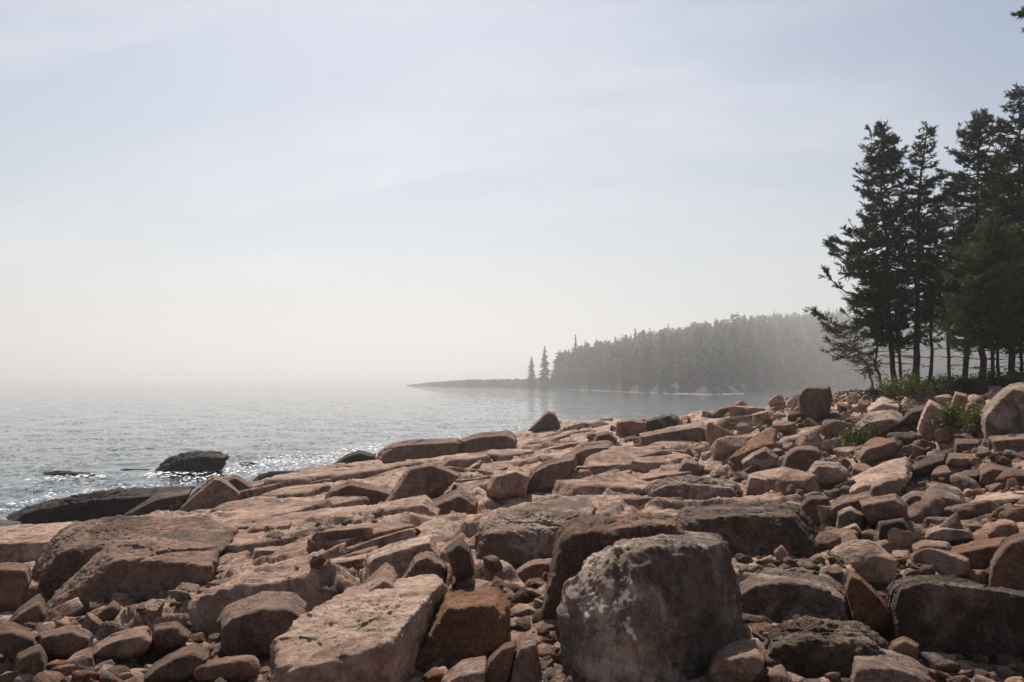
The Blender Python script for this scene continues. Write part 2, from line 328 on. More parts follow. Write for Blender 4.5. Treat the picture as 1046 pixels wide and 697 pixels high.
R('grey', 11.9, 1.3, .5, [(940,506),(955,492),(980,498),(988,512),(968,523),(943,519)], 'domed grey-brown stone in the middle of the right slope', k=10)
R('grey', 12.0, .7, .8, [(924,510),(931,504),(941,504),(943,518),(930,518)], 'small dark grey stone touching the domed grey-brown one')
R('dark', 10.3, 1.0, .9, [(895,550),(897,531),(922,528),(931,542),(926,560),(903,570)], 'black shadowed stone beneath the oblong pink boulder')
R('pink', 9.5, .9, .75, [(932,556),(943,551),(968,552),(973,560),(960,574),(936,575)], 'rounded pink stone at the left end of the long flat boulder', k=10)
R('orange', 9.2, 1.1, .72, [(955,564),(986,555),(1027,547),(1041,553),(1020,575),(1011,583),(974,580),(958,572)], 'long flat rusty boulder on the right with a smooth dark face', k=12)
R('brown', 8.5, 1.2, .9, [(1007,600),(1012,572),(1028,550),(1046,542),(1066,545),(1066,610)], 'tall brown boulder cut by the right edge of the photo', k=10)
R('grey', 10.2, .8, .7, [(944,548),(948,540),(962,535),(990,538),(995,547),(970,553)], 'long grey stone lying above the long flat rusty boulder', k=10)
R('pink', 10.6, .8, .65, [(976,532),(999,531),(1010,536),(1006,548),(985,545)], 'flat pink stone left of the smooth egg-shaped one')
R('pink', 10.1, .8, .8, [(1006,544),(1012,536),(1021,530),(1036,530),(1043,539),(1036,549),(1013,551)], 'smooth egg-shaped pink boulder near the right edge', k=6)
R('pale', 10.7, .5, .8, [(856,550),(859,540),(874,533),(880,542),(872,556)], 'small pale angular stone below a pile of rounded stones')
R('grey', 11.1, .7, .8, [(854,536),(856,522),(868,516),(883,524),(881,537),(862,541)], 'lumpy greyish stone left of the black shadowed stone', k=9)
R('pink', 9.8, .5, .6, [(860,569),(866,564),(888,571),(885,581),(872,577)], 'thin flat stone right of the blackened outcrop')
R('pink', 10.3, .6, .8, [(862,561),(868,553),(878,555),(877,564)], 'small rounded pinkish stone above a thin flat one', k=8)
# foreground right
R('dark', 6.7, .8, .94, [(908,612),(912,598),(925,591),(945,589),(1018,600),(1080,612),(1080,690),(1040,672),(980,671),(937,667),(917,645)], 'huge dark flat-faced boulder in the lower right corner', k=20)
R('orange', 7.1, .6, .9, [(864,600),(868,584),(878,588),(906,616),(912,630),(884,640),(873,630)], 'triangular pinkish slab leaning against the huge dark boulder', k=24)
R('grey', 7.0, 1.3, .78, [(748,596),(769,581),(812,578),(846,586),(866,601),(869,626),(828,634),(784,648),(748,655)], 'broad rough grey-brown block between the central boulder and triangular slab', k=14)
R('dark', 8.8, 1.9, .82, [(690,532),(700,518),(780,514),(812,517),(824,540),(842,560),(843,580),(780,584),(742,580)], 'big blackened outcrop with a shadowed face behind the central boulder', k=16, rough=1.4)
R('white', 5.3, .7, .6, [(721,688),(724,668),(738,656),(774,651),(782,665),(768,692),(740,700)], 'white-patched rock at the foot of the central boulder')
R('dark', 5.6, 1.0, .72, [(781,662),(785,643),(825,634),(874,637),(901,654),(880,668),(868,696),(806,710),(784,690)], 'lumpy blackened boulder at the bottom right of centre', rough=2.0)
R('grey', 5.2, .7, .6, [(866,690),(872,662),(905,663),(936,673),(950,687),(940,712),(870,712)], 'smooth grey tongue of rock at the bottom right of centre', k=12)
R('brown', 6.1, .5, .8, [(908,672),(912,655),(924,650),(938,658),(937,674)], 'small brown stone under the huge dark corner boulder')
# centre
R('central', 5.6, 1.25, .88, [(572,668),(574,630),(584,604),(594,580),(604,569),(643,556),(687,546),(704,546),(732,550),(742,567),(751,588),(752,655),(720,680),(674,712),(606,700),(580,690)], 'massive upright grey boulder in the centre foreground with black lichen streaks', k=26, rough=1.05)
R('brown', 6.6, 1.3, .9, [(552,630),(557,604),(566,573),(570,548),(578,536),(612,528),(640,532),(640,560),(600,600),(580,640),(560,640)], 'tall brown rock shell curving round the left of the massive grey boulder', k=13, rough=1.3)
R('brown', 6.7, 1.0, .72, [(604,556),(612,536),(640,527),(684,525),(700,533),(704,546),(670,552),(630,562)], 'rounded capping slab lying on top behind the massive grey boulder', k=9, rough=1.3)
R('grey', 8.7, 1.3, .8, [(485,586),(486,548),(492,534),(514,525),(550,515),(586,507),(601,511),(607,521),(590,540),(565,568),(525,580),(506,590)], 'large tilted grey block with streaked face left of the central boulder', k=18)
R('pink', 8.1, .7, .85, [(525,586),(530,579),(547,571),(566,570),(562,597),(537,598)], 'smooth pink stone tucked under the large tilted grey block', k=9)
R('pale', 5.5, 1.5, .55, [(282,655),(290,646),(330,622),(359,604),(385,600),(437,590),(447,590),(458,608),(450,630),(426,668),(398,712),(282,716)], 'big pale wedge-shaped slab lit on top in the left foreground', k=24)
R('pink', 6.5, .8, .6, [(352,618),(375,592),(394,575),(403,583),(406,596),(376,622)], 'narrow ridge stone rising from the back of the pale wedge slab', k=20)
R('orange', 6.0, 1.1, .8, [(405,690),(440,640),(456,604),(508,599),(519,614),(519,645),(499,660),(468,674),(430,694)], 'orange-brown flat-topped boulder behind the pale wedge slab', k=20)
R('pale', 7.8, 1.0, .85, [(372,592),(374,570),(382,564),(424,550),(441,546),(448,565),(436,586),(404,600)], 'pale pink wedge boulder in the middle pointing up to the right', k=22)
R('pink', 7.3, .7, .85, [(408,598),(424,568),(437,563),(456,576),(456,592),(436,600)], 'rounded triangular stone in front of the pale pink wedge', k=11)
R('brown', 7.0, .9, .8, [(456,560),(470,548),(480,560),(484,580),(466,584)], 'small dark stone left of the large tilted grey block')
R('brown', 5.3, .45, .9, [(494,690),(500,672),(515,657),(528,653),(524,675),(512,705)], 'left one of two upright shards at the bottom centre', k=20)
R('grey', 5.3, .45, .9, [(520,700),(524,672),(532,657),(548,653),(551,680),(549,708)], 'right one of two upright shards at the bottom centre', k=20)
R('white', 5.1, .6, .55, [(452,705),(456,686),(474,673),(497,670),(497,690),(490,708)], 'pale rust-stained rock at the bottom edge right of the wedge slab')
# foreground left
R('pink', 6.7, 1.2, .72, [(226,650),(224,632),(232,619),(271,604),(297,604),(313,617),(308,630),(279,659),(258,670),(237,666)], 'blocky pink boulder with a cracked sloping top left of the wedge slab', k=20)
R('pink', 5.9, .6, .8, [(193,682),(200,676),(225,672),(258,667),(269,677),(266,689),(230,694),(200,692)], 'long rounded pink stone below the blocky pink boulder', k=8)
R('pink', 6.5, .8, .7, [(92,668),(100,657),(115,648),(149,639),(157,650),(150,660),(120,672)], 'long pink stone tilted up to the right in the lower left rubble', k=13)
R('brown', 6.7, .6, .8, [(156,656),(157,638),(180,635),(195,648),(182,658),(165,662)], 'angular brown stone right of the long tilted pink stone', k=18)
R('brown', 6.0, .8, .7, [(147,692),(158,678),(175,666),(199,656),(214,666),(205,682),(185,693)], 'broad brown slab tilted up to the right in the lower left', k=16)
R('brown', 6.7, .8, .75, [(-10,640),(10,634),(37,645),(38,662),(20,676),(-10,680)], 'dark boulder at the lower left edge of the photo', k=12)
R('brown', 6.0, .6, .85, [(15,688),(18,668),(40,658),(47,672),(46,688),(30,694)], 'rounded brown stone in the bottom left corner', k=10)
R('pink', 6.6, .7, .75, [(40,660),(40,646),(75,638),(94,647),(92,658),(70,668),(48,668)], 'rounded pink stone right of the dark lower left edge boulder', k=11)
R('pink', 8.5, .3, .85, [(203,618),(206,606),(212,603),(219,612),(215,621)], 'small round stone alone beside the long reddish-brown boulder', k=7)
R('pink', 9.4, .5, .8, [(173,625),(178,605),(186,595),(203,598),(198,615),(186,630)], 'split upright stone under the right end of the reddish-brown boulder', k=18)
R('brown', 8.8, .8, .7, [(112,640),(120,622),(150,615),(165,622),(150,638),(128,645)], 'cracked grey-brown slab under the reddish-brown boulder')
R('brown', 8.8, .8, .7, [(5,640),(18,622),(40,607),(48,622),(40,640),(20,644)], 'dark leaning slab below the left edge of the long boulders')

# ------------------------------------------------------------------ base relief: smooth surface through the feet of the boulders and the crest line
ctrl = []
for (mt, Y, D, E, pts, *_r) in H:
    if mt == 'wet' and Y > 30: continue
    b = max(p[1] for p in pts); cxp = sum(p[0] for p in pts) / len(pts)
    q = P(cxp, min(b, 705), Y + .15 * D); ctrl.append((q[0], q[1] + .1, q[2] - .02 * Y ** .5, 1.0))
def C3(px, py, Y, wt=1.): q = P(px, py, Y); ctrl.append((*q, wt))
crest = [(-60,536,26),(0,533,27.5),(60,526,29),(120,520,30),(200,508,32),(270,493,36),(340,478,39),(400,463,41),(470,454,43),(530,444,44),(570,439,44.5),(600,437,45),(680,435,45),(740,424,43),(800,410,41),(860,401,38)]
for px, py, Y in crest:
    C3(px, py, Y, .4); x = (px - 523) / F
    for dy, z in ((3.5, -.25 if px < 620 else .3), (8, -1.6), (16, -2.6), (30, -2.8)): ctrl.append((x * (Y + dy), Y + dy, z, 1))
for px, py, Y in [(300,510,24),(300,540,17),(250,560,14),(300,580,10.5),(330,560,12.5),(200,590,10.5),(600,500,17),(620,480,22),(650,470,24.5),(600,515,13.5),(450,480,26),(350,485,32),(250,520,22),
                  (740,505,15.5),(700,450,32),(760,440,30),(800,430,28),(780,520,13),(850,545,10.6),(900,590,8.6),(700,600,7.6),(500,620,7),(330,690,5.9),(100,690,5.8),(650,740,4.8),(850,740,4.7),(1040,480,13),(1040,520,11),(960,600,8),
                  (420,450,0) ]:
    if Y: C3(px, py, Y)
for x, y, z in [(-17.5,29.5,-1.2),(-16,30,-.9),(-20,28,-1.2),(-14,33,-.9),(-22,26,-1.5),(14,30,3.95),(18,30,4.3),(22,30,4.4),(16,36,3.9),(22,38,4.1),(30,32,4.4),(16,46,2.4),(24,50,2.4),(34,52,2.2),(14,54,-.5),(24,64,-1),(40,70,-1),(30,20,4.5),(20,14,4.0),(50,30,4.5),
                (12,22,4.0),(14,24,4.1),(10,8,3.3),(6,3,3.0),(0,2,2.75),(0,-3,2.9),(-6,2,2.4),(-12,4,1.6),(-20,8,.3),(-28,14,-1.4),(-40,10,-2.8),(-40,30,-2.8),(-20,-10,1.0),(0,-15,3.4),(20,-10,4.2),(60,-10,5),(0,-50,4.5),(-50,-30,-2.8),(60,-50,5),(-8,18,1.5),(-14,16,.7),(-22,20,-.4),(-60,60,-2.8),(0,75,-2.8),(60,90,-2.8),(-70,0,-2.8)]:
    ctrl.append((x, y, z, .7))
ctrl = np.array(ctrl)
def _phi(a, b): return np.sqrt(((a[:, None, :] - b[None, :, :]) ** 2).sum(2) + .6)
_n = len(ctrl); _A = np.zeros((_n + 3, _n + 3)); _A[:_n, :_n] = -_phi(ctrl[:, :2], ctrl[:, :2]) + np.diag(.35 / ctrl[:, 3])
_A[:_n, _n] = 1; _A[:_n, _n + 1:_n + 3] = ctrl[:, :2]; _A[_n:, :_n] = _A[:_n, _n:].T
_A[:_n, :_n] *= 1
_b = np.zeros(_n + 3); _b[:_n] = ctrl[:, 2]; _W = np.linalg.solve(_A, _b)
def base_h(x, y):
    out = np.empty(len(x))
    for i in range(0, len(x), 50000):
        xy = np.stack([x[i:i+50000], y[i:i+50000]], 1)
        out[i:i+50000] = -_phi(xy, ctrl[:, :2]) @ _W[:_n] + _W[_n] + xy @ _W[_n + 1:_n + 3]
    return np.maximum(out, -2.9)
def terrain_h(x, y, fine=True):
    x = np.asarray(x, float); y = np.asarray(y, float)
    h = base_h(x, y)
    p = np.stack([x, y, np.zeros_like(x)], 1)
    wx = x + .5 * fbm(p * .5, 2) + .02 * fbm(p * 2.2, 2); wy = y + .5 * fbm(p * .5 + 31, 2) + .02 * fbm(p * 2.2 + 9, 2)
    r = np.hypot(x, y); near = np.clip((r - 3) / 6, .25, 1)
    land = np.clip((h + 2.2) / 1.2, 0, 1)
    A = math.radians(50)
    rgh = np.clip(perlin(p * .23 + 3.3) * 1.6 + .55, .12, 1)
    d = .85 * near * facets(wx, wy, 2.4, A, 2.3, .09, .09, .07, .07, 1)
    d += .9 * facets(wx, wy, .95, A + .15, 2.4, .12, .030, .045, .08, 11) * near * (.5 + .5 * rgh)
    # low warped strata: creases running with the joints
    c, sn = math.cos(A), math.sin(A)
    q = np.stack([(wx * c + wy * sn) * .55, (-wx * sn + wy * c) * 2.1, np.zeros_like(x)], 1)
    d += .045 * fbm(q, 2, .5, True) * near
    if fine:
        d += facets(wx + .3, wy, .38, A - .3, 2.2, .18, .016, .026, .12, 21) * (.35 + .65 * rgh)
        d += facets(wx, wy + .2, .15, A + .3, 1.8, .20, .006, .009, .16, 31) * (.3 + .7 * rgh) * np.clip(1.3 - r / 30, .2, 1)
        q2 = np.stack([(x * c + y * sn) * 3, (-x * sn + y * c) * 8, np.zeros_like(x)], 1)
        d += .010 * fbm(q2, 3, .55, True)
    d += .05 * fbm(p * 1.0, 4, .45) + (.006 * fbm(p * 9, 3, .6) if fine else 0)
    return h + d * land
def build_terrain():
    th = np.concatenate([np.linspace(-180, -52, 60)[:-1], np.linspace(-52, -34, 60)[:-1], np.linspace(-34, 34, 1050), np.linspace(34, 52, 60)[1:], np.linspace(52, 180, 60)[1:-1]])
    th = np.radians(th)
    r = np.concatenate([[.5, 1, 1.6, 2.2, 2.8], np.exp(np.linspace(math.log(3.3), math.log(52), 860)), np.exp(np.linspace(math.log(52.5), math.log(130), 60))])
    T, Rr = np.meshgrid(th, r); x = (Rr * np.sin(T)).ravel(); y = (Rr * np.cos(T)).ravel()
    z = terrain_h(x, y)
    nr, ncol = T.shape
    i = np.arange(nr - 1)[:, None] * ncol; j = np.arange(ncol)[None, :]; jn = (j + 1) % ncol
    Fc = np.stack([i + j, i + jn, i + ncol + jn, i + ncol + j], -1).reshape(-1, 4)[:, ::-1]
    V = np.stack([x, y, z], 1)
    V = np.vstack([V, [[0, 0, float(z[:ncol].mean())]]])
    me = mesh_np('terrain', V, Fc)
    return tag(obj('terrain', me, M['bed']), kind='structure')
terrain = build_terrain()
def ground(x, y): return float(terrain_h(np.array([x]), np.array([y]), False)[0])

# ------------------------------------------------------------------ sea
def water_mat():
    m, N, L, B = mat_nodes('sea water')
    B.inputs['Base Color'].default_value = (.020, .036, .042, 1); B.inputs['IOR'].default_value = 1.333
    B.inputs['Roughness'].default_value = .025
    geo = N.new('ShaderNodeNewGeometry')
    hs = None
    for sc, det, amp, st in ((.30, 4, .20, (1, 1.8, 1)), (1.5, 4, .060, (1, 1.6, 1)), (5.5, 3, .020, (1, 1.3, 1))):
        mp = N.new('ShaderNodeMapping'); L.new(geo.outputs['Position'], mp.inputs[0]); mp.inputs['Scale'].default_value = st; mp.inputs['Rotation'].default_value = (0, 0, .2)
        n = N.new('ShaderNodeTexNoise'); L.new(mp.outputs[0], n.inputs['Vector']); n.inputs['Scale'].default_value = sc; n.inputs['Detail'].default_value = det; n.inputs['Roughness'].default_value = .6
        k = N.new('ShaderNodeMath'); k.operation = 'MULTIPLY'; L.new(n.outputs['Fac'], k.inputs[0]); k.inputs[1].default_value = amp
        if hs is None: hs = k.outputs[0]
        else:
            a = N.new('ShaderNodeMath'); L.new(hs, a.inputs[0]); L.new(k.outputs[0], a.inputs[1]); hs = a.outputs[0]
    bp = N.new('ShaderNodeBump'); L.new(hs, bp.inputs['Height']); bp.inputs['Distance'].default_value = 1.0; bp.inputs['Strength'].default_value = .33
    # wavelets: small facets each with a slope of its own, so the sun glitters
    vo = N.new('ShaderNodeTexVoronoi'); vo.inputs['Scale'].default_value = 7.0; L.new(geo.outputs['Position'], vo.inputs['Vector'])
    vo2 = N.new('ShaderNodeTexVoronoi'); vo2.inputs['Scale'].default_value = 3.1; L.new(geo.outputs['Position'], vo2.inputs['Vector'])
    def vm(op, a, b):
        n = N.new('ShaderNodeVectorMath'); n.operation = op
        for i, v in enumerate((a, b)):
            if isinstance(v, tuple): n.inputs[i].default_value = v
            else: L.new(v, n.inputs[i])
        return n.outputs[0]
    def cube(c_, a_):
        q_ = vm('MULTIPLY', vm('SUBTRACT', c_, (.5, .5, .5)), (2, 2, 2)); return vm('MULTIPLY', vm('MULTIPLY', q_, vm('MULTIPLY', q_, q_)), a_)
    sl = vm('ADD', cube(vo.outputs['Color'], (.30, .50, 0)), cube(vo2.outputs['Color'], (.16, .26, 0)))
    gm = N.new('ShaderNodeTexNoise'); L.new(geo.outputs['Position'], gm.inputs['Vector']); gm.inputs['Scale'].default_value = .22; gm.inputs['Detail'].default_value = 4
    gr = N.new('ShaderNodeMapRange'); L.new(gm.outputs['Fac'], gr.inputs['Value'])
    for kk, xx in zip(('From Min', 'From Max', 'To Min', 'To Max'), (.45, .64, .12, .95)): gr.inputs[kk].default_value = xx
    sc_ = N.new('ShaderNodeVectorMath'); sc_.operation = 'SCALE'; L.new(sl, sc_.inputs[0]); L.new(gr.outputs[0], sc_.inputs['Scale'])
    nn2 = N.new('ShaderNodeVectorMath'); nn2.operation = 'NORMALIZE'; L.new(vm('ADD', bp.outputs[0], sc_.outputs[0]), nn2.inputs[0])
    L.new(nn2.outputs[0], B.inputs['Normal'])
    return m
M['water'] = water_mat()
def build_sea():
    th = np.radians(np.concatenate([np.linspace(-180, -40, 30)[:-1], np.linspace(-40, 40, 640), np.linspace(40, 180, 30)[1:-1]]))
    r = np.concatenate([[2, 6, 12], np.exp(np.linspace(math.log(18), math.log(7000), 760))])
    T, Rr = np.meshgrid(th, r); x = (Rr * np.sin(T)).ravel(); y = (Rr * np.cos(T)).ravel(); rr = Rr.ravel()
    p = np.stack([x, y * 1.5, np.zeros_like(x)], 1)
    fade = 1 / (1 + (rr / 110) ** 2)
    z = (.10 * perlin(p * .22) + .075 * perlin(p * .55 + 5) + .05 * (1 - 2 * np.abs(perlin(p * 1.1 + 9)))) * fade
    nr, ncol = T.shape
    i = np.arange(nr - 1)[:, None] * ncol; j = np.arange(ncol)[None, :]; jn = (j + 1) % ncol
    Fc = np.stack([i + j, i + jn, i + ncol + jn, i + ncol + j], -1).reshape(-1, 4)[:, ::-1]
    return tag(obj('sea', mesh_np('sea', np.stack([x, y, z], 1), Fc), M['water']), kind='structure')
build_sea()

# ------------------------------------------------------------------ boulder maker
ICO = {}
def ico(n):
    if n not in ICO:
        bm = bmesh.new(); bmesh.ops.create_icosphere(bm, subdivisions=n, radius=1)
        V = np.array([v.co[:] for v in bm.verts]); Fc = np.array([[v.index for v in f.verts] for f in bm.faces]); bm.free()
        V /= np.linalg.norm(V, axis=1, keepdims=True); ICO[n] = (V, Fc)
    return ICO[n]
def hull_planes(pts):
    bm = bmesh.new()
    for p in pts: bm.verts.new(p)
    bmesh.ops.convex_hull(bm, input=bm.verts)
    bmesh.ops.delete(bm, geom=[v for v in bm.verts if not v.link_faces], context='VERTS')
    c = np.mean([v.co[:] for v in bm.verts], axis=0)
    pl = []
    for f in bm.faces:
        f.normal_update(); n = np.array(f.normal[:]); p0 = np.array(f.verts[0].co[:])
        if np.linalg.norm(n) < .5: continue
        d = n @ (p0 - c)
        if d < 0: n, d = -n, -d
        pl.append((*n, d, f.calc_area()))
    bm.free()
    return np.array(pl), c
def rock_surface(pl, ext, k, lvl, seed, rough, size):
    """soft-edged polyhedron bounded by the planes, then fractured and weathered"""
    V, Fc = ico(lvl)
    D = V * ext; D /= np.linalg.norm(D, axis=1, keepdims=True)
    q = np.maximum(D @ pl[:, :3].T, 0) / pl[:, 3]
    m = q.max(1)
    r = 1 / (m * ((q / m[:, None]) ** k).sum(1) ** (1 / k))
    r = r * (1 + 0.9 / k * .5)
    p = D * r[:, None]
    rs = np.random.RandomState(seed)
    off = rs.uniform(0, 200, 3)
    # broken cells
    sd = rs.uniform(-1, 1, (16, 3)) * ext * 1.05
    sc = 1 / np.array([1, 1, rs.uniform(.45, .8)])
    wp = p + .10 * size * np.stack([perlin(p / size * 2.2 + off + a) for a in (0, 40, 80)], 1)
    dd = np.sqrt((((wp[:, None, :] - sd[None]) * sc) ** 2).sum(2)); o = np.argsort(dd, 1)[:, :2]
    d1 = np.take_along_axis(dd, o[:, :1], 1)[:, 0]; d2 = np.take_along_axis(dd, o[:, 1:2], 1)[:, 0]
    hv = rs.uniform(-1, 1, 16)
    t = np.clip((d2 - d1) / (.03 * size), 0, 1); t = .5 + .5 * t * t * (3 - 2 * t)
    disp = .024 * (hv[o[:, 0]] * t + hv[o[:, 1]] * (1 - t)) - .012 * np.exp(-((d2 - d1) / (.016 * size)) ** 2)
    disp = disp + .014 * fbm(p / size * 2.4 + off, 3) + .013 * fbm(p / size * 8 + off, 4, .66) + .012 * fbm(p / size * 4.5 + off, 3, .55, True)
    disp = disp + 0.008 * fbm(p / size * 17 + off, 3, .6, True)
    # foliation steps
    ax = np.array([.35, -.45, .82]) + rs.normal(size=3) * .12; ax /= np.linalg.norm(ax)
    s = (p @ ax) / size * 9 + fbm(p / size * 1.5 + off, 2) * 1.2
    disp = disp + .010 * (np.abs((s % 1) - .5) * 2) ** 3
    p = p + D * (disp * rough * size)[:, None]
    return p, Fc
def hero_pts(Y, D, E, pts, sink):
    pys = [p[1] for p in pts]; b, t0 = max(pys), min(pys); h = b - t0
    cxp = sum(p[0] for p in pts) / len(pts)
    out = []
    for px, py in pts:
        t = (b - py) / h
        out.append(P(px, py, Y + D * (.25 + .75 * min(1, t / max(.3, E)))))          # outline
        out.append(P(cxp + (px - cxp) * .90, b - (b - py) * E, Y + D * .06 * t))            # front face
        if t > .3: out.append(P(cxp + (px - cxp) * .8, py + h * .10, Y + D * 1.25))
        if t < .5:
            out.append(P(cxp + (px - cxp) * .95, py + h * sink, Y + D * .2)); out.append(P(cxp + (px - cxp) * .9, py + h * sink * .3, Y + D * 1.15))
    return out
XH = {'big pale wedge-shaped slab lit on top in the left foreground':
      [(283,654,5.75),(359,602,6.7),(440,588,7.1),(449,597,6.65),(399,654,5.42),(343,674,5.32),(284,681,5.4),(458,608,7.0),(449,630,6.75),(424,668,6.3),(402,700,5.75),(401,730,5.5),
       (284,740,5.4),(345,735,5.3),(290,700,6.3),(360,660,7.2),(430,650,7.4)],
      'massive upright grey boulder in the centre foreground with black lichen streaks':
      [(573,650,5.85),(576,625,5.9),(587,600,6.0),(603,570,6.05),(612,600,5.6),(648,561,5.5),(651,640,5.2),(652,720,5.15),(735,556,6.0),(743,568,6.1),(752,592,6.1),(754,660,5.9),(724,710,5.7),
       (643,553,6.8),(687,544,7.1),(704,545,7.1),(732,549,7.1),(585,700,5.6),(590,760,5.6),(640,770,5.2),(740,760,5.8),(600,650,7.1),(750,640,7.3)],
      'large tilted grey block with streaked face left of the central boulder':
      [(486,586,8.8),(485,548,9.1),(491,534,9.4),(500,545,8.7),(514,524,9.6),(550,514,9.9),(586,507,10.2),(601,511,10.1),(606,521,9.6),(590,538,9.1),(565,566,8.8),(525,577,8.7),(506,588,8.7),(500,610,9),(570,600,9.2),(500,600,10),(590,570,10.2)]}
for i, (mt, Y, D, E, pts, label, cat, k, rough, name, sink) in enumerate(H):
    pl, c = hull_planes([P(*q) for q in XH[label]] if label in XH else hero_pts(Y, D, E, pts, sink)); k = k + 2 if k < 9 else 18 + (k - 9) * 3.2
    wpx = max(p[0] for p in pts) - min(p[0] for p in pts); hpx = max(p[1] for p in pts) - min(p[1] for p in pts)
    wid = wpx / F * Y; hei = hpx / F * Y
    ext = np.array([wid, D * 1.25, hei + .2 * hei]) / 2
    size = float((wid * max(D, .3) * hei) ** (1 / 3)) 
    lvl = 7 if wpx > 95 else 6 if wpx > 42 else 5 if wpx > 18 else 4
    p, Fc = rock_surface(pl, ext, k, lvl, 100 + i, rough, size)
    foot = float(p[:, 2].min()); p[:, 2] -= foot                                   # origin at the foot of the boulder
    o = obj(name, mesh_np(name, p, Fc), M[mt], loc=(c[0], c[1], c[2] + foot))
    tag(o, label, cat)
print('boulders', len(H))

# ------------------------------------------------------------------ bedrock ledges: interlocking joint-bounded slabs grown into the ground sheet
def slab_proto(seed, lvl):
    rs = np.random.RandomState(seed)
    e = np.array([1.5, .62, .34]) * rs.uniform(.85, 1.2, 3)
    sk = rs.uniform(-.35, .35)
    n = [(math.cos(sk * .3), math.sin(sk * .3), rs.normal() * .12), (-math.cos(sk), -math.sin(sk), rs.normal() * .12), (rs.normal() * .10, 1, rs.normal() * .12), (rs.normal() * .10, -1, rs.uniform(-.1, .25)), (rs.normal() * .06, rs.normal() * .08, 1), (0, 0, -1)]
    for _ in range(5): n.append((rs.choice([-1, 1]) * rs.uniform(.3, 1), rs.choice([-1, 1]) * rs.uniform(.5, 1.4), rs.uniform(-.1, .9)))
    n = np.array(n, float); n /= np.linalg.norm(n, axis=1, keepdims=True)
    sup = (np.abs(n) * e).sum(1); sup[6:] *= rs.uniform(.78, .93, 5)
    pl = np.concatenate([n, sup[:, None], sup[:, None]], 1)
    return rock_surface(pl, e, 46, lvl, seed, 1.45, .75)
SLABS = {l: [slab_proto(2000 + i, l) for i in range(12)] for l in (6, 5, 4)}
rs = np.random.RandomState(404); VV, FF = [], []; base = 0; cnt = 0
OUTB = [(min(q[0] for q in h[4]), max(q[0] for q in h[4]), min(q[1] for q in h[4]), max(q[1] for q in h[4]), h[4]) for h in H]
cand = []
y = 6.0
while y < 45:
    step = .55 + y * .030
    xw = .66 * y
    for x in np.arange(-xw, min(xw * (1.5 if y < 26 else 1), 12 if y > 20 else 26), step * 1.5): cand.append((x + rs.normal() * step * .45, y + rs.normal() * step * .35, step))
    y += step * .8
y = 6.5
while y < 42:                                    # smaller broken plates between the big ones
    step = (.55 + y * .030) * .46
    for x in np.arange(-.66 * y, min(.3 * y, 9), step * 1.9):
        if perlin(np.array([[x * .35, y * .35, 2.2]]))[0] > -.45: cand.append((x + rs.normal() * step * .5, y + rs.normal() * step * .4, -step))
    y += step * 1.25
for x, y, step in cand:
    small = step < 0; step = abs(step)
    zb = float(base_h(np.array([x]), np.array([y]))[0])
    if zb < .05 or zb > 4.3 : continue
    px, py = 523 + F * x / y, 390 + F * (CAMZ - zb) / y
    if px > 1075: pass
    elif px > 690 + (py - 430) * .55 and py < 600 and px > 640: 
        if rs.uniform() < .8: continue
    if py > 628 and px < 290: continue
    if 700 < px < 1075 and py > 470 and rs.uniform() < .6: continue
    if any(a_ - 4 < px < b_ + 4 and c_ - 3 < py < d_ + (10 if y < 10 else 3) for a_, b_, c_, d_, _p in OUTB): continue
    lvl = (5 if y < 16 else 4) if small else 6 if y < 12 else 5 if y < 26 else 4
    V, Fc = SLABS[lvl][rs.randint(12)]
    sc = step * rs.uniform(.55, 1.25)
    gx = (float(base_h(np.array([x + .5]), np.array([y]))[0]) - zb) * 2; gy = (float(base_h(np.array([x]), np.array([y + .5]))[0]) - zb) * 2
    if abs(gx) > 1.3 or abs(gy) > 1.3: continue
    yaw = math.radians(rs.choice([52, 60, 42, 128], p=[.34, .28, .24, .14])) + rs.normal() * (.35 if small else .12)
    c, sn = math.cos(yaw), math.sin(yaw)
    W_ = V * [sc, sc * rs.uniform(.7, 1.2), sc * rs.uniform(.7, 1.1)]
    dip = rs.normal() * (.22 if small else .10) - .05; W_[:, 2] += W_[:, 1] * dip + W_[:, 0] * rs.normal() * .05
    W_ = np.stack([W_[:, 0] * c - W_[:, 1] * sn, W_[:, 0] * sn + W_[:, 1] * c, W_[:, 2]], 1)
    W_[:, 2] += W_[:, 0] * gx * .8 + W_[:, 1] * gy * .8
    top = W_[:, 2].max(); lift = (.05 + (.20 if not small else .22) * rs.uniform() ** 1.5) * (.65 + .03 * y) * (.45 if y > 33 or zb < .9 else 1)
    W_ += [x, y, zb + lift - top * .8]
    VV.append(W_); FF.append(Fc + base); base += len(V); cnt += 1
print('ledges', cnt, base)
tag(obj('bedrock_ground', mesh_np('bedrock_ground', np.vstack(VV), np.vstack(FF)), M['bed']), kind='structure')

# ------------------------------------------------------------------ loose stones and rubble between the boulders
PROTO = []
def make_proto(seed, lvl, flat, k):
    rs = np.random.RandomState(seed)
    n = rs.normal(size=(9, 3)); n /= np.linalg.norm(n, axis=1, keepdims=True)
    ax = np.array([[1, 0, 0], [-1, 0, 0], [0, 1, 0], [0, -1, 0], [0, 0, 1], [0, 0, -1]], float) + rs.normal(size=(6, 3)) * .16
    ax /= np.linalg.norm(ax, axis=1, keepdims=True)
    n = np.vstack([n, ax]); ext = np.array([1, rs.uniform(.55, .8), flat])
    sup = np.sqrt(((n * ext) ** 2).sum(1)) * np.concatenate([rs.uniform(.78, 1.05, 9), rs.uniform(.8, .95, 6)])
    pl = np.concatenate([n, sup[:, None], sup[:, None]], 1)
    return rock_surface(pl, ext, k, lvl, seed, .8, 1.0)
for i in range(20):
    V, Fc = make_proto(900 + i, 5, [.35, .5, .62, .45][i % 4], [14, 22, 34, 50, 9][i % 5])
    PROTO.append((V, Fc))
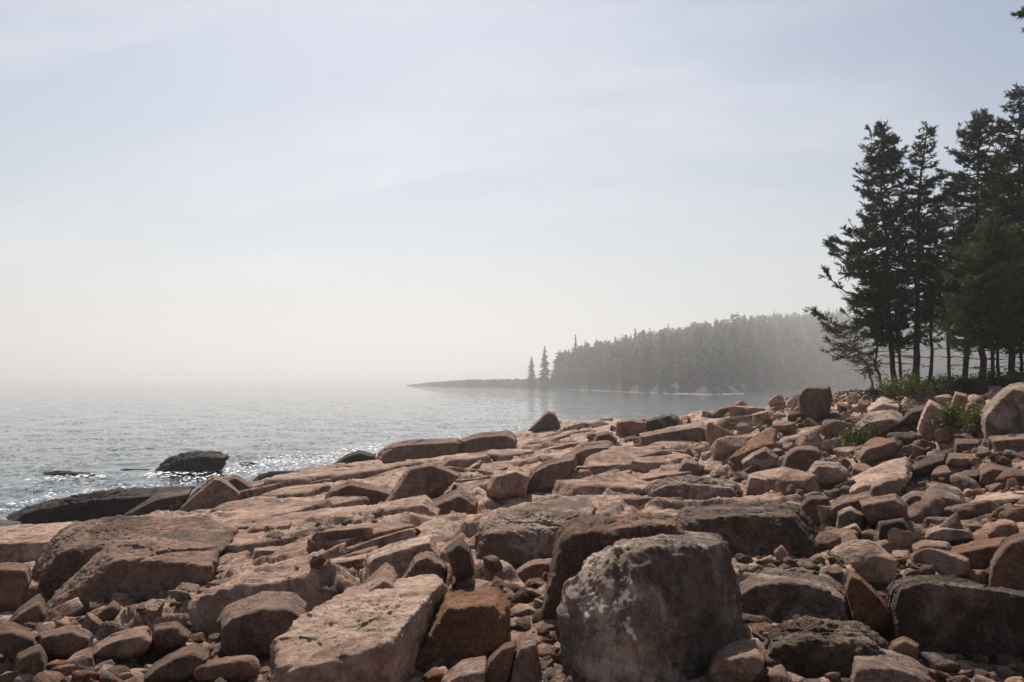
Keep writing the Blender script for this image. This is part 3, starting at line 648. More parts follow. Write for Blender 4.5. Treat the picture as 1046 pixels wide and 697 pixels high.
SMALL = [make_proto(950 + i, 3, [.35, .55, .6][i % 3], [20, 34, 50][i % 3]) for i in range(10)]
def drop(pxs, pys):
    """walk each sight line to the ground"""
    ys = np.exp(np.linspace(math.log(4.5), math.log(48), 150))
    n = len(pxs); res = np.full(n, np.nan); u = (pxs - 523) / F; v = (348.5 - pys) / F
    sl = (math.sin(PITCH) + v * math.cos(PITCH)) / (math.cos(PITCH) - v * math.sin(PITCH)); uu = u / (math.cos(PITCH) - v * math.sin(PITCH))
    X = uu[:, None] * ys[None]; Yg = np.broadcast_to(ys, X.shape); Z = CAMZ + sl[:, None] * ys[None]
    Hh = base_h(X.ravel(), Yg.ravel().copy()).reshape(X.shape) + .05
    hit = Z < Hh; ok = hit.any(1); idx = hit.argmax(1)
    return uu * ys[idx], ys[idx], ok
def in_poly(x, y, poly):
    c = False; j = len(poly) - 1
    for i in range(len(poly)):
        if (poly[i][1] > y) != (poly[j][1] > y) and x < (poly[j][0] - poly[i][0]) * (y - poly[i][1]) / (poly[j][1] - poly[i][1]) + poly[i][0]: c = not c
        j = i
    return c
SLOPE = [(700,470),(720,440),(800,418),(870,408),(930,412),(1050,420),(1050,600),(930,600),(868,590),(850,545),(830,512),(760,498),(715,495)]
FARM = [(575,455),(640,436),(720,428),(800,412),(860,404),(870,412),(800,425),(720,445),(640,470)]
LOWL = [(-5,640),(60,628),(160,606),(232,604),(225,640),(235,668),(285,660),(285,705),(-5,705)]
MID = [(445,560),(485,570),(572,590),(572,705),(445,705),(470,660),(520,640)]
LOWR = [(720,600),(935,570),(1010,590),(905,610),(900,650),(950,680),(1050,670),(1050,705),(700,705)]
BED = [(240,540),(330,520),(430,545),(440,560),(360,600),(240,620)]
rng = np.random.RandomState(5); random.seed(5)
MIX = {'slope': ['pink', 'pink', 'pale', 'brown', 'grey', 'pink', 'brown', 'orange', 'dark', 'pale', 'pale', 'pink'], 'left': ['pink', 'pink', 'brown', 'pink', 'pale', 'pale', 'pink']}
ZONES = [(SLOPE, 190, (14, 46), 'slope', 'small loose stone within the right slope jumble, away from the large boulders', 'loose stones on the right slope'),
         (FARM, 26, (7, 16), 'slope', 'small far stone lying along the distant crest of the shore', 'small stones on the far crest'),
         (LOWL, 95, (15, 40), 'left', 'loose cobble amid the lower left rubble, away from the larger boulders there', 'cobbles in the lower left rubble'),
         (MID, 16, (14, 34), 'left', 'small loose stone in the hollow between the wedge slab and central boulder', 'stones in the centre hollow'),
         (LOWR, 20, (13, 36), 'slope', 'loose stone caught between other small stones at the lower right', 'stones in the lower right gaps'),
         (BED, 8, (9, 18), 'left', 'small loose stone on the bare bedrock left of centre', 'stones on the bare bedrock')]
proto_me = {}
OUTL = [h[4] for h in H]
for poly, n, (s0, s1), mixk, label, grp in ZONES:
    bx0, bx1 = min(p[0] for p in poly), max(p[0] for p in poly); by0, by1 = min(p[1] for p in poly), max(p[1] for p in poly)
    placed = []; tries = 0
    while len(placed) < n and tries < 60000:
        tries += 1
        px, py = rng.uniform(bx0, bx1), rng.uniform(by0, by1)
        if not in_poly(px, py, poly): continue
        big = 1 - .75 * len(placed) / n
        sz = s0 + (s1 - s0) * rng.uniform(.1, 1) * big
        if poly is SLOPE: sz *= .62 + .75 * (py - 400) / 200
        if any(in_poly(px, py, q) for q in OUTL): continue
        if any(((px - a) / (.42 * (sz + c))) ** 2 + ((py - b) / (.24 * (sz + c))) ** 2 < 1 for a, b, c in placed): continue
        placed.append((px, py, sz))
    a = np.array(placed); X, Yv, ok = drop(a[:, 0], a[:, 1])
    for (px, py, sz), x, y, k in zip(placed, X, Yv, ok):
        if not k: continue
        i = rng.randint(len(PROTO)); mt = MIX[mixk][rng.randint(len(MIX[mixk]))]
        if (i, mt) not in proto_me: proto_me[(i, mt)] = mesh_np('stone', *PROTO[i]); proto_me[(i, mt)].materials.append(M[mt])
        o = bpy.data.objects.new('loose_stone', proto_me[(i, mt)]); COL.objects.link(o)
        sc = sz / F * y * .62
        o.location = (x, y, ground(x, y) + sc * .22)
        o.scale = (sc, sc * rng.uniform(.8, 1.15), sc * rng.uniform(.8, 1.25))
        o.rotation_euler = (rng.normal() * .28, rng.normal() * .28, rng.uniform(0, 6.28))
        tag(o, label, 'stone', grp)
    print('stones', grp, len(placed))
import re
STONES = [o for o in COL.objects if o.name.startswith('loose_stone')]
def pix(o):
    x, y, z = o.location; yy = y; v = (z - CAMZ) / y
    return 523 + F * x / y, 390 - F * v, max(o.scale) / y * F
sp_ = [(o, *pix(o)) for o in STONES]
CW = {'pink': 'pinkish', 'pale': 'pale', 'brown': 'brown', 'grey': 'grey', 'orange': 'rusty', 'dark': 'dark', 'left': ''}
MK = {m.name: k for k, m in M.items()}
def short(lb):
    w_ = re.split(r' (?:with|on|at|in|beside|cut|above|lying|leaning|standing|sticking|resting|just|behind|left of|right of|between|below|beneath|under|near|touching|tucked|wedged|perched|cut|directly|rising|from|curving|tilted|along|awash|of|against)\b', lb)[0]
    return w_
shorts = {}
for h in H: shorts.setdefault(short(h[5]), []).append(h)
used = set(); cands = []
ORD = {1: '', 2: 'second ', 3: 'third '}
for nm, hs_ in shorts.items():
    if len(hs_) != 1 or len(nm.split()) < 3 or len(nm.split()) > 6 or hs_[0][0] == 'wet': continue
    pts = hs_[0][4]; x0, x1 = min(p[0] for p in pts), max(p[0] for p in pts); y0, y1 = min(p[1] for p in pts), max(p[1] for p in pts)
    sides = {'left side': [], 'right side': [], 'foot': [], 'top edge': []}
    for i, (o, x, y, r) in enumerate(sp_):
        dx = max(x0 - x, x - x1, 0); dy = max(y0 - y, y - y1, 0); d = math.hypot(dx, dy * 1.3)
        if d > 75: continue
        if dx > dy * 1.3: sd_ = 'left side' if x < x0 else 'right side'
        else: sd_ = 'foot' if y > (y0 + y1) / 2 else 'top edge'
        sides[sd_].append((d, i))
    for sd_, l_ in sides.items():
        for r_, (d, i) in enumerate(sorted(l_)[:3]): cands.append((r_ + 1, d, i, sd_, nm))
for r_, d, i, sd_, nm in sorted(cands):
    if i in used: continue
    o = sp_[i][0]; used.add(i)
    o['label'] = ' '.join(('%s stone %sclosest to the %s of the %s' % (CW[MK[o.data.materials[0].name]], ORD[r_], sd_, nm)).split())
print('own labels', len(used))
def rotm(a, b, c):
    ca, sa, cb, sb, cc, sc = np.cos(a), np.sin(a), np.cos(b), np.sin(b), np.cos(c), np.sin(c)
    return np.array([[cb*cc, sa*sb*cc-ca*sc, ca*sb*cc+sa*sc],[cb*sc, sa*sb*sc+ca*cc, ca*sb*sc-sa*cc],[-sb, sa*cb, ca*cb]])
VV, FF, MI = [], [], []; base = 0
SIDE = [(1045,430),(1330,430),(1330,700),(1045,700)]
for poly, n, mats in ((SLOPE, 3200, 5), (SIDE, 1500, 5), (LOWL, 750, 5), (MID, 380, 5), (LOWR, 520, 5), (FARM, 220, 5), (BED, 40, 5)):
    pts = []
    while len(pts) < n:
        px, py = rng.uniform(min(p[0] for p in poly), max(p[0] for p in poly)), rng.uniform(min(p[1] for p in poly), max(p[1] for p in poly))
        if in_poly(px, py, poly): pts.append((px, py))
    a = np.array(pts); X, Yv, ok = drop(a[:, 0], a[:, 1])
    X = X + rng.normal(size=n) * .12; Yv = Yv + rng.normal(size=n) * .12
    Z = terrain_h(X, Yv)
    for x, y, z, k in zip(X, Yv, Z, ok):
        if not k: continue
        V, Fc = SMALL[rng.randint(len(SMALL))]
        sc = (.028 + .085 * rng.uniform() ** 2.2) * (1 if y < 12 else 1.5)
        Rm = rotm(rng.normal() * .4, rng.normal() * .4, rng.uniform(0, 6.28))
        VV.append((V * sc) @ Rm.T + [x, y, z + sc * .25]); FF.append(Fc + base); base += len(V); MI.append(np.full(len(Fc), rng.randint(5)))
me = mesh_np('rubble', np.vstack(VV), np.vstack(FF))
for k in ('pink', 'brown', 'pale', 'grey', 'orange'): me.materials.append(M[k])
me.polygons.foreach_set('material_index', np.concatenate(MI).astype(np.int32))
o = obj('rubble', me); tag(o, 'broken stone chips and pebbles filling gaps between boulders', 'rubble', kind='stuff')

# ------------------------------------------------------------------ far headland
HP = [415, 422, 440, 480, 520, 555, 565, 600, 640, 680, 720, 760, 800, 840, 900, 1000, 1150, 1300]
HY = [880, 860, 780, 660, 600, 540, 520, 440, 372, 325, 300, 320, 440, 540, 620, 680, 700, 700]
HL = [-1, .6, 2.6, 4.2, 4.2, 4.4, 4, 3.4, 3, 2.7, 2.4, 2.2, 2.2, 2.2, 2.2, 2.2, 2.2, 2.2]   # foreshore height
HS = [20, 20, 24, 30, 30, 34, 44, 130, 260, 390, 500, 540, 480, 420, 380, 360, 360, 360]       # distance to the ridge
HT = [391, 391, 388, 387, 387, 386, 362, 352, 347, 342, 337, 332, 326, 322, 320, 320, 320, 320]  # skyline in the photograph
TREE = 13.
def head_par(px):
    Ys = np.interp(px, HP, HY); hl = np.interp(px, HP, HL); Sr = np.interp(px, HP, HS)
    zt = CAMZ + (390 - np.interp(px, HP, HT)) / F * (Ys + Sr) - TREE
    zt = np.where(px < 562, hl, np.maximum(zt, hl))
    return Ys, hl, Sr, zt
def head_h(px, s):
    Ys, hl, Sr, zt = head_par(px)
    u = (px - 523) / F; x = u * (Ys + s); y = Ys + s; p = np.stack([x, y, 0 * x], 1)
    beach = np.clip((s + 4) / 12, 0, 1); rise = np.clip((s - 10) / np.maximum(Sr - 10, 8), 0, 1); rise = rise * (2 - rise)
    h = -2 + (hl + 2) * beach + (zt - hl) * rise
    back = np.clip((s - Sr - 40) / 120, 0, 1); h = h * (1 - back) - 3 * back
    rough = .9 * fbm(p * .12, 4, .55, True) + .8 * fbm(p * .45, 3, .6)
    edge = 6 * perlin(p * .03)
    spit = np.clip((570 - px) / 20, 0, 1) * np.clip((px - 425) / 40, 0, 1) * 1.6 * np.abs(fbm(p * .18 + 7, 3, .6))
    return h + (rough * np.where(px > 566, .35, .8) + spit) * np.clip((s + 2) / 6, 0, 1) * (1 - back)
cols = np.linspace(415, 1300, 900); ss = np.concatenate([np.linspace(-6, 24, 46), np.linspace(28, 820, 70)])
Pm, Sm = np.meshgrid(cols, ss); pf, sf = Pm.ravel(), Sm.ravel()
wob = 7 * perlin(np.stack([pf * .045, 0 * pf, 0 * pf], 1)) * np.interp(pf, [430, 470, 1300], [.3, 1, 1])
Ys = np.interp(pf, HP, HY); u = (pf - 523) / F
z = head_h(pf, sf); y = Ys + sf + wob; x = u * y
nr, ncol = Pm.shape; i = np.arange(nr - 1)[:, None] * ncol; j = np.arange(ncol - 1)[None, :]
Fc = np.stack([i + j, i + j + 1, i + ncol + j + 1, i + ncol + j], -1).reshape(-1, 4)
tag(obj('headland_terrain', mesh_np('headland_terrain', np.stack([x, y, z], 1), Fc), M['headland']), kind='structure')
def conifer(seed, tiers=15, k=9, thin=1.0, blunt=0):
    """unit-height spruce: trunk and drooping ragged tiers"""
    rs = np.random.RandomState(seed); V, Fc = [], []
    for q in range(3):
        a = q * 2.1; V += [[.012 * math.cos(a), .012 * math.sin(a), 0]]
    V += [[0, 0, 1.0]]; Fc += [[0, 1, 3], [1, 2, 3], [2, 0, 3]]
    for t in range(tiers):
        f = (t + rs.uniform(-.3, .3)) / tiers; zc = .10 + .88 * f
        R0 = .23 * thin * ((1 - f) ** .8 if not blunt else 1.25 * (1 - f ** 2.2) ** .6 * (.6 + .4 * f)) * rs.uniform(.65, 1.15) + .012
        for q in range(k):
            if rs.uniform() < .12: continue
            a = rs.uniform(0, 6.283); r = R0 * rs.uniform(.55, 1.2); wd = (.022 + .16 * r) * rs.uniform(.8, 1.4); dz = -r * rs.uniform(.1, .6); zb = zc + rs.uniform(-.02, .02)
            c, s_ = math.cos(a), math.sin(a); b = len(V)
            V += [[0, 0, zb + .02], [c * r * .6 - s_ * wd, s_ * r * .6 + c * wd, zb + dz * .6 - .012], [c * r, s_ * r, zb + dz + .01], [c * r * .6 + s_ * wd, s_ * r * .6 - c * wd, zb + dz * .6 - .012]]
            Fc += [[b, b + 1, b + 2], [b, b + 2, b + 3]]
    return np.array(V), np.array(Fc)
CON = [conifer(40 + i, thin=[1, .8, 1.15, .95, .7][i % 5], blunt=i in (2, 5, 7, 8)) for i in range(10)]
rng = np.random.RandomState(11)
VV, FF = [], []; base = 0; n = 0
NT = 4200; pxs = rng.uniform(567, 1240, NT); fs = np.sort(rng.uniform(0, 1, NT) ** 1.2)[rng.permutation(NT)]
Ys, hl, Sr, zt = head_par(pxs); s_ = 4.5 + fs * (Sr + 22)
z = head_h(pxs, s_); y = Ys + s_ + 7 * perlin(np.stack([pxs * .045, 0 * pxs, 0 * pxs], 1)); x = (pxs - 523) / F * y
for i in range(NT):
    V, Fc = CON[rng.randint(10)]; h = TREE * rng.uniform(.5, 1.15) * (1.22 if rng.uniform() < .06 else 1) * (.72 + .28 * min(1, s_[i] / 30))
    a = rng.uniform(0, 6.28); c, sn = math.cos(a), math.sin(a)
    W_ = V * [h * rng.uniform(.95, 1.5), h * rng.uniform(.95, 1.5), h]
    W_ = np.stack([W_[:, 0] * c - W_[:, 1] * sn + x[i], W_[:, 0] * sn + W_[:, 1] * c + y[i], W_[:, 2] + z[i] - .4], 1)
    VV.append(W_); FF.append(Fc + base); base += len(V)
o = obj('forest', mesh_np('forest', np.vstack(VV), np.vstack(FF), False), M['far_needle'])
tag(o, 'hazy dark spruce forest covering the far headland', 'forest', kind='stuff')
far = [(543,364,'leftmost of two lone spruces on the tip of the hazy headland',1.25),(556.5,353,'taller right one of two lone spruces on the headland tip',1.15),(571,362,'slim spruce at the left end of the headland forest',.8),
       (564,377,'short spruce between the lone spruces and the forest',1.1),(588,341,'bare thin spruce standing above the left end of the forest',.45),(598,347,'second thin spruce poking above the left end of the forest',.4),
       (609,346,'short pointed treetop above the forest just left of the tall spired one',.6),(649,334,'tall spired spruce rising above the middle of the headland forest',.8),(682,339,'broad rounded spruce crown on the forest skyline',1.3),
       (733,327,'pointed spruce at the start of the highest forest skyline',.9),(766,323,'highest pointed spruce on the headland skyline',.9),(786,323,'pointed spruce just right of the highest one on the headland',.8)]
for k, (px, top, label, thin) in enumerate(far):
    Ys, hl, Sr, zt = head_par(np.array([float(px)])); s0 = 9.0 if px < 566 else (16. if px < 575 else float(Sr[0]) * .8)
    zb = float(head_h(np.array([float(px)]), np.array([s0]))[0]) - .4; yy = float(Ys[0]) + s0; xx = (px - 523) / F * yy
    h = CAMZ + (390 - top) / F * yy - zb
    V, Fc = conifer(300 + k, 22, 11, thin)
    r = bpy.data.objects.new('spruce_tree', None); COL.objects.link(r); r.location = (xx, yy, zb)
    tag(r, label, 'tree', 'spruces standing out on the far headland')
    obj('trunk', mesh_np('trunk', V[:4] * h, Fc[:3]), M['bark'], r)
    obj('crown', mesh_np('crown', V[4:] * h, Fc[3:] - 4, False), M['far_needle'], r)

# ------------------------------------------------------------------ near spruces
def tube(path, rad, n=7, wob=0, seed=0):
    path = np.asarray(path, float); m = len(path); V = []; rs = np.random.RandomState(seed)
    for i in range(m):
        t = path[min(i + 1, m - 1)] - path[max(i - 1, 0)]; t /= np.linalg.norm(t) + 1e-9
        a = np.cross(t, [0.13, 1, .2]); a /= np.linalg.norm(a); b = np.cross(t, a)
        for q in range(n):
            an = q / n * 6.2832; V.append(path[i] + rad[i] * (1 + rs.uniform(-wob, wob)) * (math.cos(an) * a + math.sin(an) * b))
    Fc = [[i * n + q, i * n + (q + 1) % n, (i + 1) * n + (q + 1) % n, (i + 1) * n + q] for i in range(m - 1) for q in range(n)]
    return np.array(V), np.array(Fc)
class Acc:
    def __init__(s): s.V, s.F, s.n = [], [], 0
    def add(s, V, Fc): s.V.append(V); s.F.append(Fc + s.n); s.n += len(V)
    def mesh(s, name, smooth=True): return mesh_np(name, np.vstack(s.V), np.vstack(s.F), smooth)
def spline(pts, n):
    pts = np.array(pts); t = np.linspace(0, 1, len(pts)); tt = np.linspace(0, 1, n)
    return np.stack([np.interp(tt, t, pts[:, k]) for k in range(3)], 1)
def needles(O, D, Ln, rs, per=85, nl=.08, nw=.021):
    """needle tufts along twigs given by origin, direction, length"""
    cnt = np.maximum((Ln * per).astype(int), 4); idx = np.repeat(np.arange(len(Ln)), cnt); n = len(idx)
    u = rs.uniform(0, 1, n)[:, None]; r = rs.normal(size=(n, 3)); d = D[idx] * .75 + r * .42; d /= np.linalg.norm(d, axis=1, keepdims=True)
    o = O[idx] + D[idx] * Ln[idx][:, None] * u + rs.normal(size=(n, 3)) * .012; o[:, 2] -= .10 * (u[:, 0] ** 2) * Ln[idx]
    sd = np.cross(d, rs.normal(size=(n, 3))); sd /= np.linalg.norm(sd, axis=1, keepdims=True) + 1e-9
    l = nl * rs.uniform(.7, 1.35, n)[:, None]; wd = nw * rs.uniform(.7, 1.3, n)[:, None]
    V = np.stack([o - sd * wd * .5, o + sd * wd * .5, o + d * l], 1).reshape(-1, 3)
    return V, np.arange(len(V)).reshape(-1, 3)
def spruce(label, trunk, r0, prof, seed, limbs=70, mat='needle', up=(-.12, .5), per=120, bark='bark', dens=1.0, name='spruce_tree', back=1.0, stubs=20):
    rs = np.random.RandomState(seed)
    path = spline([P(*t) for t in trunk], 22); path[1:-1] += rs.normal(size=(20, 3)) * .012
    bw = np.sin(np.linspace(0, 1, 22) * math.pi * rs.uniform(1.2, 2.6) + rs.uniform(0, 3)); path[:, 0] += (bw - bw[-1]) * rs.uniform(.05, .16); path[:, 1] += (bw - bw[-1]) * .1
    path[0, 2] = ground(path[0, 0], path[0, 1]) - .25
    root = bpy.data.objects.new(name, None); COL.objects.link(root); root.location = path[0]; org = path[0].copy()
    tag(root, label, 'tree', 'near spruces at the wood edge')
    rad = .62 * r0 * (1 - .88 * np.linspace(0, 1, 22) ** 1.1); rad[0] *= 1.5; rad[1] *= 1.15
    wood = Acc(); V, Fc = tube(path, rad, 9, .10, seed); wood.add(V - org, Fc)
    limb = Acc(); O, Dd, Ll = [], [], []
    pyp = np.array([p[0] for p in prof], float); lf = np.array([p[1] for p in prof], float); rt = np.array([p[2] for p in prof], float)
    o = np.argsort(pyp); pyp, lf, rt = pyp[o], lf[o], rt[o]
    Ym = trunk[0][2]
    tz = np.array([CAMZ + (390 - q) / F * Ym for q in pyp])    # heights
    zt, zb = tz.max(), tz.min()
    limbs = int(limbs * 2.5)
    Lm0 = 1
    for k in range(limbs):
        f = (k + rs.uniform(0, 1)) / limbs; f = f ** .85; zc = zb + (zt - zb) * f
        if rs.uniform() < .10 or (Lm0 > 0 and perlin(np.array([[zc * 1.15 + seed, 0.5, seed * .7]]))[0] < -.8): continue
        sp0 = .62 - .30 * f; zc = round(zc / sp0) * sp0 + rs.normal() * .06 + (.5 * sp0 if int(zc * 3) % 2 else 0) * .3; zc = min(max(zc, zb), zt - .02)
        az = rs.uniform(0, 6.283); ca, sa = math.cos(az), math.sin(az)
        py = 390 - (zc - CAMZ) * F / Ym
        l = np.interp(py, pyp, lf); r = np.interp(py, pyp, rt)
        Lm = (r if ca > 0 else l) * abs(ca) ** .7 + (l + r) / 2 * back * (1 - abs(ca) ** .7)
        Lm = Lm / F * Ym * rs.uniform(.38, 1.12)
        Lm *= .62 + .9 * abs(float(perlin(np.array([[zc * .8 + seed * 3.1, math.cos(az) * .9, math.sin(az) * .9]]))[0])) ** .6 * .7
        if Lm < .12: Lm = .12
        i = np.searchsorted(path[:, 2], zc); i = min(max(i, 1), 21); tt = min(max((zc - path[i-1, 2]) / max(path[i, 2] - path[i-1, 2], 1e-3), 0), 1)
        b = path[i-1] * (1 - tt) + path[i] * min(max(tt, 0), 1)
        e = up[0] + (up[1] - up[0]) * f ** 2 + rs.normal() * .09
        m = 7; s = np.linspace(0, 1, m); bend = rs.normal() * .22
        q = np.stack([ca * s - sa * bend * s * s, sa * s + ca * bend * s * s, e * s - .22 * np.sin(s * 3.14) * (1 - f) + .16 * s ** 3], 1) * Lm + b
        q[1:] += rs.normal(size=(m - 1, 3)) * .03 * Lm ** .5
        V, Fc = tube(q, (.010 + .012 * Lm) * (1 - .8 * s) + .003, 4); limb.add(V - org, Fc)
        nt_ = max(5, int(Lm * 24 * dens)); st = rs.uniform(.15 if Lm > .6 else 0, 1, nt_)
        st = 1 - (1 - st) ** 1.15 * .95
        clump = (np.sin(st * rs.uniform(9, 16) + rs.uniform(0, 6)) > -.25)
        for t in st[clump]:
            j = min(int(t * (m - 1)), m - 2); ft = t * (m - 1) - j; o0 = q[j] * (1 - ft) + q[j + 1] * ft; dr = q[j + 1] - q[j]; dr /= np.linalg.norm(dr)
            side = rs.choice([-1, 1]); pr = np.array([-dr[1], dr[0], 0]) * side
            d = dr * rs.uniform(.4, 1) + pr * rs.uniform(.25, 1) + np.array([0, 0, rs.normal() * .13 + .05]); d /= np.linalg.norm(d)
            tl = (.12 + .30 * Lm ** .6 * (1.15 - t)) * rs.uniform(.6, 1.2)
            O.append(o0); Dd.append(d); Ll.append(tl)
            if tl > .2:
                for _ in range(2):
                    d2 = d + rs.normal(size=3) * .45; d2 /= np.linalg.norm(d2); O.append(o0 + d * tl * rs.uniform(.3, .8)); Dd.append(d2); Ll.append(tl * .55)
    O, Dd, Ll = np.array(O), np.array(Dd), np.array(Ll)
    assert len(O)
    sdv = np.cross(Dd, [0, 0, 1.]); sdv /= np.linalg.norm(sdv, axis=1, keepdims=True) + 1e-6
    tv = np.stack([O - sdv * .005, O + sdv * .005, O + Dd * Ll[:, None]], 1).reshape(-1, 3)
    qf = np.arange(len(tv)).reshape(-1, 3); qf = np.concatenate([qf, qf[:, 2:]], 1)
    # dead stubs on the bare trunk below the crown
    for k in range(stubs):
        zc = rs.uniform(path[2, 2], zb + .3); i = min(max(np.searchsorted(path[:, 2], zc), 1), 21); az = rs.uniform(0, 6.28); l = rs.uniform(.2, 1.1)
        s = np.linspace(0, 1, 5); q = path[i] + np.stack([math.cos(az) * s, math.sin(az) * s, .25 * s - .3 * s * s], 1) * l + rs.normal(size=(5, 3)) * .02
        q[0] = path[i]; V, Fc = tube(q, .012 * (1 - .8 * s) + .002, 4); limb.add(V - org, Fc)
    wood.add(np.vstack(limb.V), np.vstack(limb.F))
    obj('trunk', wood.mesh('trunk'), M[bark], root)
    V, Fc = needles(O, Dd, Ll, rs, per)
    cr = Acc(); cr.add(V - org, Fc); obj('crown', cr.mesh('crown', False), M[mat], root)
    print('needles', len(Fc))
    return root
spruce('tall leftmost spruce with windswept branches reaching out over the water', [(914,400,29),(909,340,29),(906,250,29),(899,190,29),(903,127,29)], .15,
       [(352,46,30),(330,62,35),(300,84,38),(270,74,38),(240,62,36),(222,26,30),(205,22,30),(190,30,32),(160,30,26),(142,18,18),(125,5,5)], 21, 120, back=.8)
spruce('spruce just right of the leftmost one with a forked second top', [(932,401,28.4),(935,340,28.4),(938,260,28.4),(941,190,28.4),(947,130,28.4)], .19,
       [(345,30,30),(300,40,38),(240,36,36),(205,34,34),(180,14,30),(160,12,16),(145,14,10),(127,4,4)], 22, 74)
spruce('tall dense spruce with a pointed top right of the forked one', [(984,402,29.5),(990,320,29.5),(998,220,29.5),(1001,116,29.5)], .17,
       [(340,36,40),(280,44,45),(220,42,42),(180,38,36),(150,30,28),(130,20,20),(114,5,5)], 23, 95)
spruce('tallest dark spruce at the right edge of the photo', [(1032,406,27.5),(1036,300,27.5),(1039,200,27.5),(1042,88,27.5)], .17,
       [(350,42,40),(270,46,46),(200,42,42),(150,34,34),(115,26,26),(86,5,5)], 24, 95)
spruce('nearer greener spruce with a thick trunk and low spreading boughs', [(1007,412,24),(1007,350,24),(1010,280,24),(1018,225,24)], .17,
       [(352,40,46),(335,52,54),(305,48,52),(280,42,48),(250,34,36),(222,6,6)], 25, 62, 'needle_lit', per=95)
spruce('thin spruce between the forked one and the tall dense one', [(950,400,30.5),(952,340,30.5),(957,280,30.5),(962,205,30.5)], .11,
       [(345,22,26),(300,30,32),(250,26,28),(205,5,5)], 26, 42)
spruce('slim trunked spruce behind the dense one with small crown', [(968,400,32),(966,340,32),(972,260,32),(976,178,32)], .11,
       [(345,24,24),(300,30,30),(240,26,26),(180,5,5)], 27, 42)
spruce('slim spruce behind the thick trunk of the nearer greener one', [(1022,402,30.5),(1021,330,30.5),(1022,230,30.5)], .11,
       [(345,30,30),(300,34,34),(230,6,6)], 28, 42)
spruce('short twisted spruce at the foot of the leftmost one', [(901,398,29.3),(896,372,29.3),(903,350,29.3),(895,318,29.3),(893,290,29.3)], .08,
       [(345,26,20),(320,30,24),(292,6,6)], 29, 24, per=60)
spruce('crooked half dead little tree leaning left with bare brown twigs', [(893,397,28),(887,372,28),(872,352,28),(858,338,28)], .06,
       [(378,28,12),(355,34,22),(338,22,20)], 30, 26, 'twig', per=26, bark='dead', dens=1.3, stubs=14)
spruce('slender spruce with bare lower trunk right of the short twisted one', [(922,401,30),(921,350,30),(918,300,30),(920,235,30)], .10,
       [(340,26,20),(300,34,28),(237,6,6)], 31, 34)
spruce('spruce at the far right with trunk half hidden by big boulder', [(1043,400,29),(1044,340,29),(1046,250,29)], .12, [(345,36,36),(300,36,36),(252,8,8)], 32, 44)
spruce('nearest spruce outside the frame whose branch tips enter the top right corner', [(1118,430,15),(1112,250,15),(1100,60,15),(1094,-95,15)], .16,
       [(70,14,40),(45,28,40),(15,44,45),(5,50,45),(-30,44,50),(-95,5,5)], 33, 46, back=.8, stubs=3)

spruce('dense spruce in the second row between the two tallest ones', [(1014,400,33),(1016,300,33),(1020,150,33)], .13, [(340,42,42),(280,48,48),(220,44,44),(175,26,26),(150,5,5)], 34, 62)
spruce('dense low spruce filling the shade behind the big boulder at right', [(1050,402,31),(1052,300,31),(1056,160,31)], .12, [(350,46,46),(280,50,50),(220,44,44),(162,6,6)], 37, 60)

# ------------------------------------------------------------------ shrubs at the foot of the trees
def shrub(label, px, py, Y, w_, h_, mat, seed, n=1500, leaf=.045):
    rs = np.random.RandomState(seed); b = P(px, py, Y); b[2] = min(b[2], ground(b[0], b[1]) + .1)
    W_, H_ = w_ / F * Y, h_ / F * Y
    root = bpy.data.objects.new('shrub', None); COL.objects.link(root); root.location = b
    tag(root, label, 'shrub')
    st = Acc(); tips = []
    for k in range(16):
        a = rs.uniform(0, 6.28); r = rs.uniform(.1, .5) ** .7; t = np.array([math.cos(a) * W_ * r, math.sin(a) * W_ * r * .8, H_ * rs.uniform(.5, 1) * (1 - r * .6)])
        q = spline([np.zeros(3), t * [.4, .4, .6], t], 5); V, Fc = tube(q, [.012, .01, .008, .006, .003], 4); st.add(V, Fc); tips.append(t)
    tips = np.array(tips); c = tips[rs.randint(16, size=n)] + rs.normal(size=(n, 3)) * [W_ * .10, W_ * .10, H_ * .16]
    c[:, 2] = np.maximum(c[:, 2], .02)
    d = rs.normal(size=(n, 3)); d[:, 2] = np.abs(d[:, 2]); d /= np.linalg.norm(d, axis=1, keepdims=True)
    s_ = np.cross(d, rs.normal(size=(n, 3))); s_ /= np.linalg.norm(s_, axis=1, keepdims=True); l = leaf * rs.uniform(.6, 1.3, (n, 1))
    V = np.stack([c, c + d * l * .5 + s_ * l * .35, c + d * l, c + d * l * .5 - s_ * l * .35], 1).reshape(-1, 3)
    obj('stems', st.mesh('stems'), M['bark'], root)
    obj('foliage', mesh_np('foliage', V, np.arange(len(V)).reshape(-1, 4), False), M[mat], root)
shrub('yellow-green shrub beside the flat-topped pale rock', 880, 430, 21.6, 30, 26, 'leaf', 1, 2200, .05)
shrub('bright yellow-green shrub between the upright pale boulder and big right boulder', 987, 446, 18.6, 44, 34, 'leaf', 2, 3400, .05)
shrub('green shrub at the feet of the forked spruce', 936, 413, 24.5, 56, 32, 'leaf', 3, 3600, .055)
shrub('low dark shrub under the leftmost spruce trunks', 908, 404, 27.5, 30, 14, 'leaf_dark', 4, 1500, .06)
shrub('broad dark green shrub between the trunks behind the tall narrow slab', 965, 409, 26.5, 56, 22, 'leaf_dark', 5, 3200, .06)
shrub('taller leafy shrub with lit tips left of the thick trunk', 983, 400, 27.5, 44, 24, 'leaf', 6, 2200, .055)
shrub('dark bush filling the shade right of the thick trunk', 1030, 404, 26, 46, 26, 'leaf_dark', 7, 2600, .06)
rs = np.random.RandomState(3); n = 42000
gx = rs.uniform(12.2, 34, n); gy = rs.uniform(24, 40, n); keep = gx > 11.6 + (gy - 24) * .08 + rs.normal(size=n) * .4; gx, gy = gx[keep], gy[keep]; gz = terrain_h(gx, gy, False)
